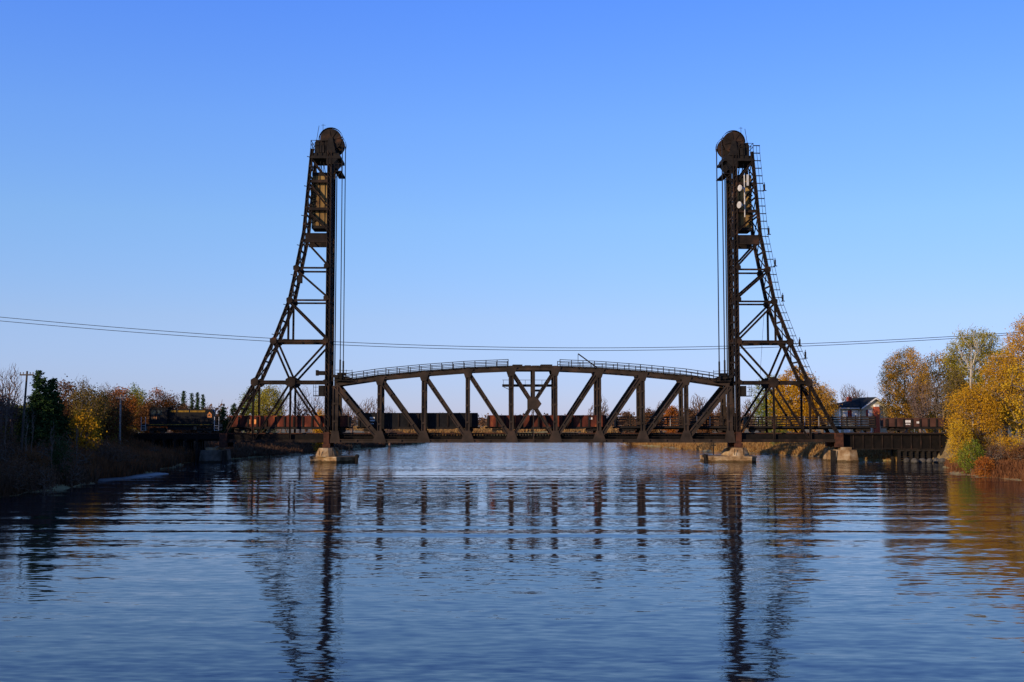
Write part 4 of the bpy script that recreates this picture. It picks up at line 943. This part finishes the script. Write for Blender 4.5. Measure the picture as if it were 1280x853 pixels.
T('dec', 1199, 520, 163, 13, 'small yellow tree at the waterline beside the girder span', 'bright', 78, ntar=260, nleaf=18, leaf=.2, base_frac=.05, spread=.35)
T('shrub', 1213, 553, 152, 13, 'lime green bush at the water edge of the right bank', 'lime', 79, nleaf=26, ntar=150)
T('shrub', 1231, 571, 146, 10, 'small orange bush low on the right bank', 'orange', 80, nleaf=26, ntar=110)
T('shrub', 1245, 552, 152, 20, 'grey-brown leafless bush in the middle of the right bank', 'brown', 81, nleaf=4, ntar=320)
T('shrub', 1275, 556, 148, 17, 'russet bush at the right edge above the water', 'rust', 82, nleaf=14, ntar=200)
T('shrub', 1262, 540, 160, 16, 'yellow-brown bush under the tall trees at right', 'gold', 83, nleaf=12, ntar=200)
# shrubs and brush of the left bank
for i, (px_, tp_, Y, rp) in enumerate([(12, 548, 122, 26), (40, 560, 118, 22), (62, 543, 130, 22), (78, 545, 128, 18), (22, 572, 112, 24), (100, 556, 138, 20), (124, 548, 148, 18), (142, 556, 146, 20), (160, 560, 152, 18), (176, 566, 156, 14), (5, 532, 132, 22), (56, 575, 113, 20), (90, 572, 124, 22), (150, 545, 168, 20), (190, 556, 182, 12), (215, 560, 196, 16), (238, 561, 204, 14)]):
    T('shrub', px_, tp_, Y, rp, 'tangled reddish-brown shrub on the shaded left bank', ['brown', 'rust', 'brown', 'brown'][i % 4], 90 + i, group='tangled brown shrubs on the left bank', nleaf=[5, 12, 3][i % 3], ntar=200)
for i, (px_, tp_, Y, rp, lk, lb) in enumerate([(5, 500, 168, 26, 'rust', 'dull rust tree behind the leafless trees at far left'), (40, 505, 175, 22, 'olive', 'dark olive tree behind the utility pole'), (78, 500, 178, 18, 'brown', 'brown tree filling in right of the twin-tipped spruce'), (96, 505, 182, 20, 'brown', 'brown tree behind the small dull yellow tree'), (125, 500, 190, 20, 'olive', 'olive tree between the yellow tree and the pale pole'), (146, 500, 198, 18, 'rust', 'rust tree just left of the pale pole'), (188, 503, 225, 16, 'rust', 'rust tree behind the locomotive cab'), (232, 512, 238, 18, 'brown', 'low brown tree behind the locomotive hood'), (262, 515, 240, 12, 'brown', 'low brown tree right of the locomotive')]):
    T('dec', px_, tp_, Y, rp, lb, lk, 140 + i, base_frac=.05, leaf=.34)
T('shrub', 76, 548, 124, 9, 'small dark evergreen bush on the left bank below the spruce', 'needle', 110, nleaf=30)
for i, (px_, tp_, Y, h_) in enumerate([(34, 0, 118, 0), (42, 495, 128, 0), (66, 520, 122, 0), (97, 520, 132, 0), (9, 485, 124, 0)]):
    T('bare', px_, tp_ or 505, Y, 6, 'thin bare sapling on the left bank', seed=120 + i, bark='bark', ntar=99, tip=.012, group='thin saplings on the left bank', base_frac=.35)
# trees along the near left bank, outside the frame: they throw the shade on the left bank
base = tree_mesh(200, 12.2, 5.5, ntar=380, nleaf=18, leaf=.7, spread=.9, base_frac=.06)
first = None
for i, (x, y) in enumerate([(-62, 52), (-70, 66), (-64, 80), (-76, 88), (-72, 100), (-84, 108), (-88, 120), (-96, 132), (-90, 142), (-104, 150), (-112, 164), (-100, 176), (-118, 184), (-66, 60), (-80, 74), (-95, 177), (-99, 185), (-100.5, 192), (-90, 168), (-86, 158), (-81, 148), (-76, 138), (-68, 128), (-66, 118), (-65, 108), (-102, 200)]):
    if first is None: first = o = put_tree('bank_tree', base, x, y, M['bark'], LEAF['rust'], 'rust-brown tree further along the near left bank', group='trees along the near left bank')
    else:
        o = copy_tree(first); o.location = (x, y, float(height(x, y)) - .1); o.rotation_euler = (0, 0, i * 1.3); s_ = (.85 + .06 * (i % 5)) * (1.24 if y > 166 and x > -101 else 1); o.scale = (s_, s_, s_)

# far wood on the horizon
def wood(seed, xs, ys, h0, h1, n, name, label, leafk, size=1.0):
    rg = np.random.default_rng(seed); V = []; TP0, TP1 = [], []
    for k in range(n):
        x = rg.uniform(*xs); y = rg.uniform(*ys); h = rg.uniform(h0, h1); z = float(height(x, y)); m_n = 90
        c = np.array([x, y, z + h * .55]) + rg.normal(size=(m_n, 3)) * np.array([h * .22, h * .22, h * .2]); V.append(c)
        for q in range(7):
            TP0.append((x, y, z)); TP1.append((x + rg.normal() * h * .22, y + rg.normal() * h * .2, z + h * rg.uniform(.8, 1.1)))
    c = np.concatenate(V); c[:, 2] = np.maximum(c[:, 2], .3); m_n = len(c); a = rg.normal(size=(m_n, 3)); a /= np.linalg.norm(a, axis=1, keepdims=True); b_ = np.cross(a, rg.normal(size=(m_n, 3))); b_ /= np.linalg.norm(b_, axis=1, keepdims=True)
    s_ = rg.uniform(.4, 1.1, m_n)[:, None] * size
    lv = np.stack([c - a * s_ * .5, c + b_ * s_ * .35, c + a * s_ * .5, c - b_ * s_ * .35], 1).reshape(-1, 3)
    tv, tf = seg_mesh(np.array(TP0), np.array(TP1), np.full(len(TP0), .12), np.full(len(TP0), .02), 3)
    V_ = np.concatenate([lv, tv]); F_ = np.concatenate([np.arange(4 * m_n).reshape(-1, 4), tf + len(lv)])
    tag(quads(name, V_, F_, LEAF[leafk], None), label, 'woods', kind='stuff')
wood(301, (-330, 420), (560, 680), 5, 8.5, 260, 'far_woods', 'hazy brown line of far woods beyond the canal', 'brown', 1.6)
wood(302, (-230, -70), (290, 420), 6, 10, 90, 'far_woods', 'brown woodland behind the left bank and tower', 'brown', 1.2)
wood(303, (75, 260), (300, 430), 7, 11, 90, 'far_woods', 'russet woodland behind the house on the right', 'rust', 1.2)
wood(304, (-190, -88), (175, 250), 6, 9, 60, 'far_woods', 'dark brushwood filling the left bank behind the trees', 'brown', .8)
wood(305, (88, 170), (205, 290), 6, 10, 55, 'far_woods', 'golden brushwood behind the trees of the right bank', 'amber', .8)

# bank grass and weeds
def blades(name, label, mt, cands, h0, h1, wdt, dens_seed=0, per=9):
    rg = np.random.default_rng(dens_seed); n = len(cands); c = np.repeat(cands, per, 0) + rg.normal(size=(n * per, 2)) * .35; n = len(c)
    z = height(c[:, 0], c[:, 1]); ok = z > .02; c = c[ok]; z = z[ok]; n = len(c)
    a = rg.uniform(0, 2 * PI, n); dx = np.stack([np.cos(a), np.sin(a), np.zeros(n)], 1) * wdt * rg.uniform(.6, 1.4, n)[:, None]
    p = np.stack([c[:, 0], c[:, 1], z - .05], 1); h = rg.uniform(h0, h1, n) * (.6 + .4 * np.sin(c[:, 0] * .7) * np.sin(c[:, 1] * .5) + .3)
    tp_ = p + np.stack([rg.normal(size=n) * .25, rg.normal(size=n) * .25, h], 1)
    V = np.stack([p - dx, p + dx, tp_ + dx * .25, tp_ - dx * .25], 1).reshape(-1, 3)
    tag(quads(name, V, np.arange(4 * n).reshape(-1, 4), M[mt], None), label, 'weeds', kind='stuff')
def scatter(side, y0, y1, dmin, dmax, n, seed):
    rg = np.random.default_rng(seed); y = rg.uniform(y0, y1, n); d = dmin + (dmax - dmin) * rg.uniform(0, 1, n) ** 1.4
    x = np.interp(y, LY, LX) - d if side < 0 else np.interp(y, RY, RX) + d
    return np.stack([x, y], 1)
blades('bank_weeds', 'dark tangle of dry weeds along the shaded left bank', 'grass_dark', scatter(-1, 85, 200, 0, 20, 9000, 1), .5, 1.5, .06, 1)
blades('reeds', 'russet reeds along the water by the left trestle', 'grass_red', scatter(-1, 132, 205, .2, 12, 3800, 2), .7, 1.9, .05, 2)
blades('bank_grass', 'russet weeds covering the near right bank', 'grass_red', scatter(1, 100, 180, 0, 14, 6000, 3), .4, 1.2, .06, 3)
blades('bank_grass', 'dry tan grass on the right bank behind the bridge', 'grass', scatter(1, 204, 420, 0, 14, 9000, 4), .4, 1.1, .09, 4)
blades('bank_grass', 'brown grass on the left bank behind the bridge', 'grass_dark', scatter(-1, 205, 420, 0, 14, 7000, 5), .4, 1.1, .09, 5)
rg_ = np.random.default_rng(9)
blades('far_field_grass', 'yellow-brown weeds on the far shore seen under the rail cars', 'grass', np.stack([rg_.uniform(-90, 150, 9000), rg_.uniform(524, 552, 9000)], 1), .6, 1.5, .22, 6, per=5)
# mud bar and boulders
def blob(name, label, x, y, z, rx, ry, rz, mt, seed, cat='boulder', group=None):
    rr = random.Random(seed); m_ = MB(); rings = []
    for i in range(7):
        el = -PI / 2 + PI * i / 6; rings.append([(rx * math.cos(el) * math.cos(a) * rr.uniform(.85, 1.12), ry * math.cos(el) * math.sin(a) * rr.uniform(.85, 1.12), rz * math.sin(el) * rr.uniform(.9, 1.1)) for a in [k * PI / 5 for k in range(10)]])
    m_.stack(rings); o = m_.build(name, M[mt], None, smooth=False); o.location = (x, y, z); return tag(o, label, cat, group)
m_ = MB(); out = [(-57, 138), (-53, 133.5), (-49.5, 134.5), (-47.5, 140), (-46.6, 148), (-45.9, 155), (-46.8, 157.5), (-49, 152), (-52, 147), (-56, 144)]
cxm = sum(p_[0] for p_ in out) / len(out); cym = sum(p_[1] for p_ in out) / len(out)
m_.stack([[(x, y, -.6) for x, y in out], [(x, y, .03) for x, y in out], [(cxm + (x - cxm) * .8, cym + (y - cym) * .8, .22) for x, y in out]])
tag(m_.build('mud_bar', M['sand'], None), 'pale mud bar at the water edge of the left bank', 'mud bar', kind='structure')
for i, (px_, Y) in enumerate([(1133, 197), (1143, 195), (1153, 196), (1162, 195), (1170, 197), (1178, 195)]):
    X = px_world(px_, 570, Y)[0]; blob('boulder', 'grey boulder in the shade under the girder span', X, Y, .35, .55 + .1 * (i % 3), .6, .5, 'rock', i, group='boulders under the girder span')

# ------------------------------------------------------------------ poles and power lines
def pole(px_, top, Y, r_, label, arm, mt, name='utility_pole', arms=1, lean=0):
    X, _, zt = px_world(px_, top, Y); z0 = float(height(X, Y)); root = empty(name, (X, Y, z0)); tag(root, label, 'utility pole')
    m_ = MB(); m_.tube((-lean, 0, -.6), (0, 0, zt - z0), r_ * 1.2, r_ * .8, n=8); m_.build('shaft', M[mt], root)
    for k in range(arms):
        m_ = MB(); z = zt - z0 - .45 - k * .9; m_.beam((-arm, -.12, z), (arm, -.12, z), .17, .14); ca = m_.build('crossarm', M[mt], root)
        for dx in (-.92, -.5, .5, .92):
            m_ = MB(); m_.tube((dx * arm, -.12, z + .08), (dx * arm, -.12, z + .32), .05, .07, n=6); m_.build('insulator', M['pole_pale'], ca)
pole(34, 464, 134, .14, 'leaning wooden utility pole with crossarm left of the twin-tipped spruce', .8, 'pole', lean=.55)
pole(151, 494, 178, .15, 'pale pole with short crossarm on the bank left of the locomotive', .7, 'pole_pale')
for i, pts in enumerate([[(-60, 391), (0, 396.3), (270, 418.5), (420, 428), (640, 434), (760, 435), (870, 433.6), (1000, 430.4), (1160, 422.3), (1280, 415.5), (1340, 411)],
                         [(-60, 396), (0, 401), (270, 422.6), (420, 431.6), (640, 437.4), (760, 438.2), (870, 436.8), (1000, 433.4), (1160, 425), (1280, 417.8), (1340, 413)]]):
    xs_ = np.array([p_[0] for p_ in pts], float); ys_ = np.array([p_[1] for p_ in pts], float); cf = np.polyfit(xs_, ys_, 4); m_ = MB(); prev = None
    for x in np.linspace(-60, 1340, 57):
        q = px_world(x, float(np.polyval(cf, x)), 243 + i * 1.5)
        if prev: m_.tube(prev, q, .062, n=5, cap=False)
        prev = q
    tag(m_.build('power_line', M['wire'], None), ['upper of the two black cables strung across the canal behind the towers', 'lower of the two black cables strung across the canal behind the towers'][i], 'cable')

for px_, py_, lb in ((-60, 385, 'tall wooden pole holding the cables beyond the left bank'), (1340, 404, 'tall wooden pole holding the cables beyond the right bank')):
    pole(px_, py_, 243.7, .26, lb, 1.6, 'pole')
# more golden trees further along the near right bank, just beyond the frame
src = next(o for o in bpy.data.objects if o.get('label', '').startswith('golden yellow tree leaning'))
for i, (x, y) in enumerate([(82, 150), (76, 128), (88, 118), (74, 96), (86, 84)]):
    o = copy_tree(src); o.location = (x, y, float(height(x, y)) - .1); o.rotation_euler = (0, 0, 1 + i * 1.7); s_ = .8 + .08 * (i % 3); o.scale = (s_, s_, s_)
    tag(o, 'golden yellow tree further along the near right bank', 'tree', 'trees along the near right bank')
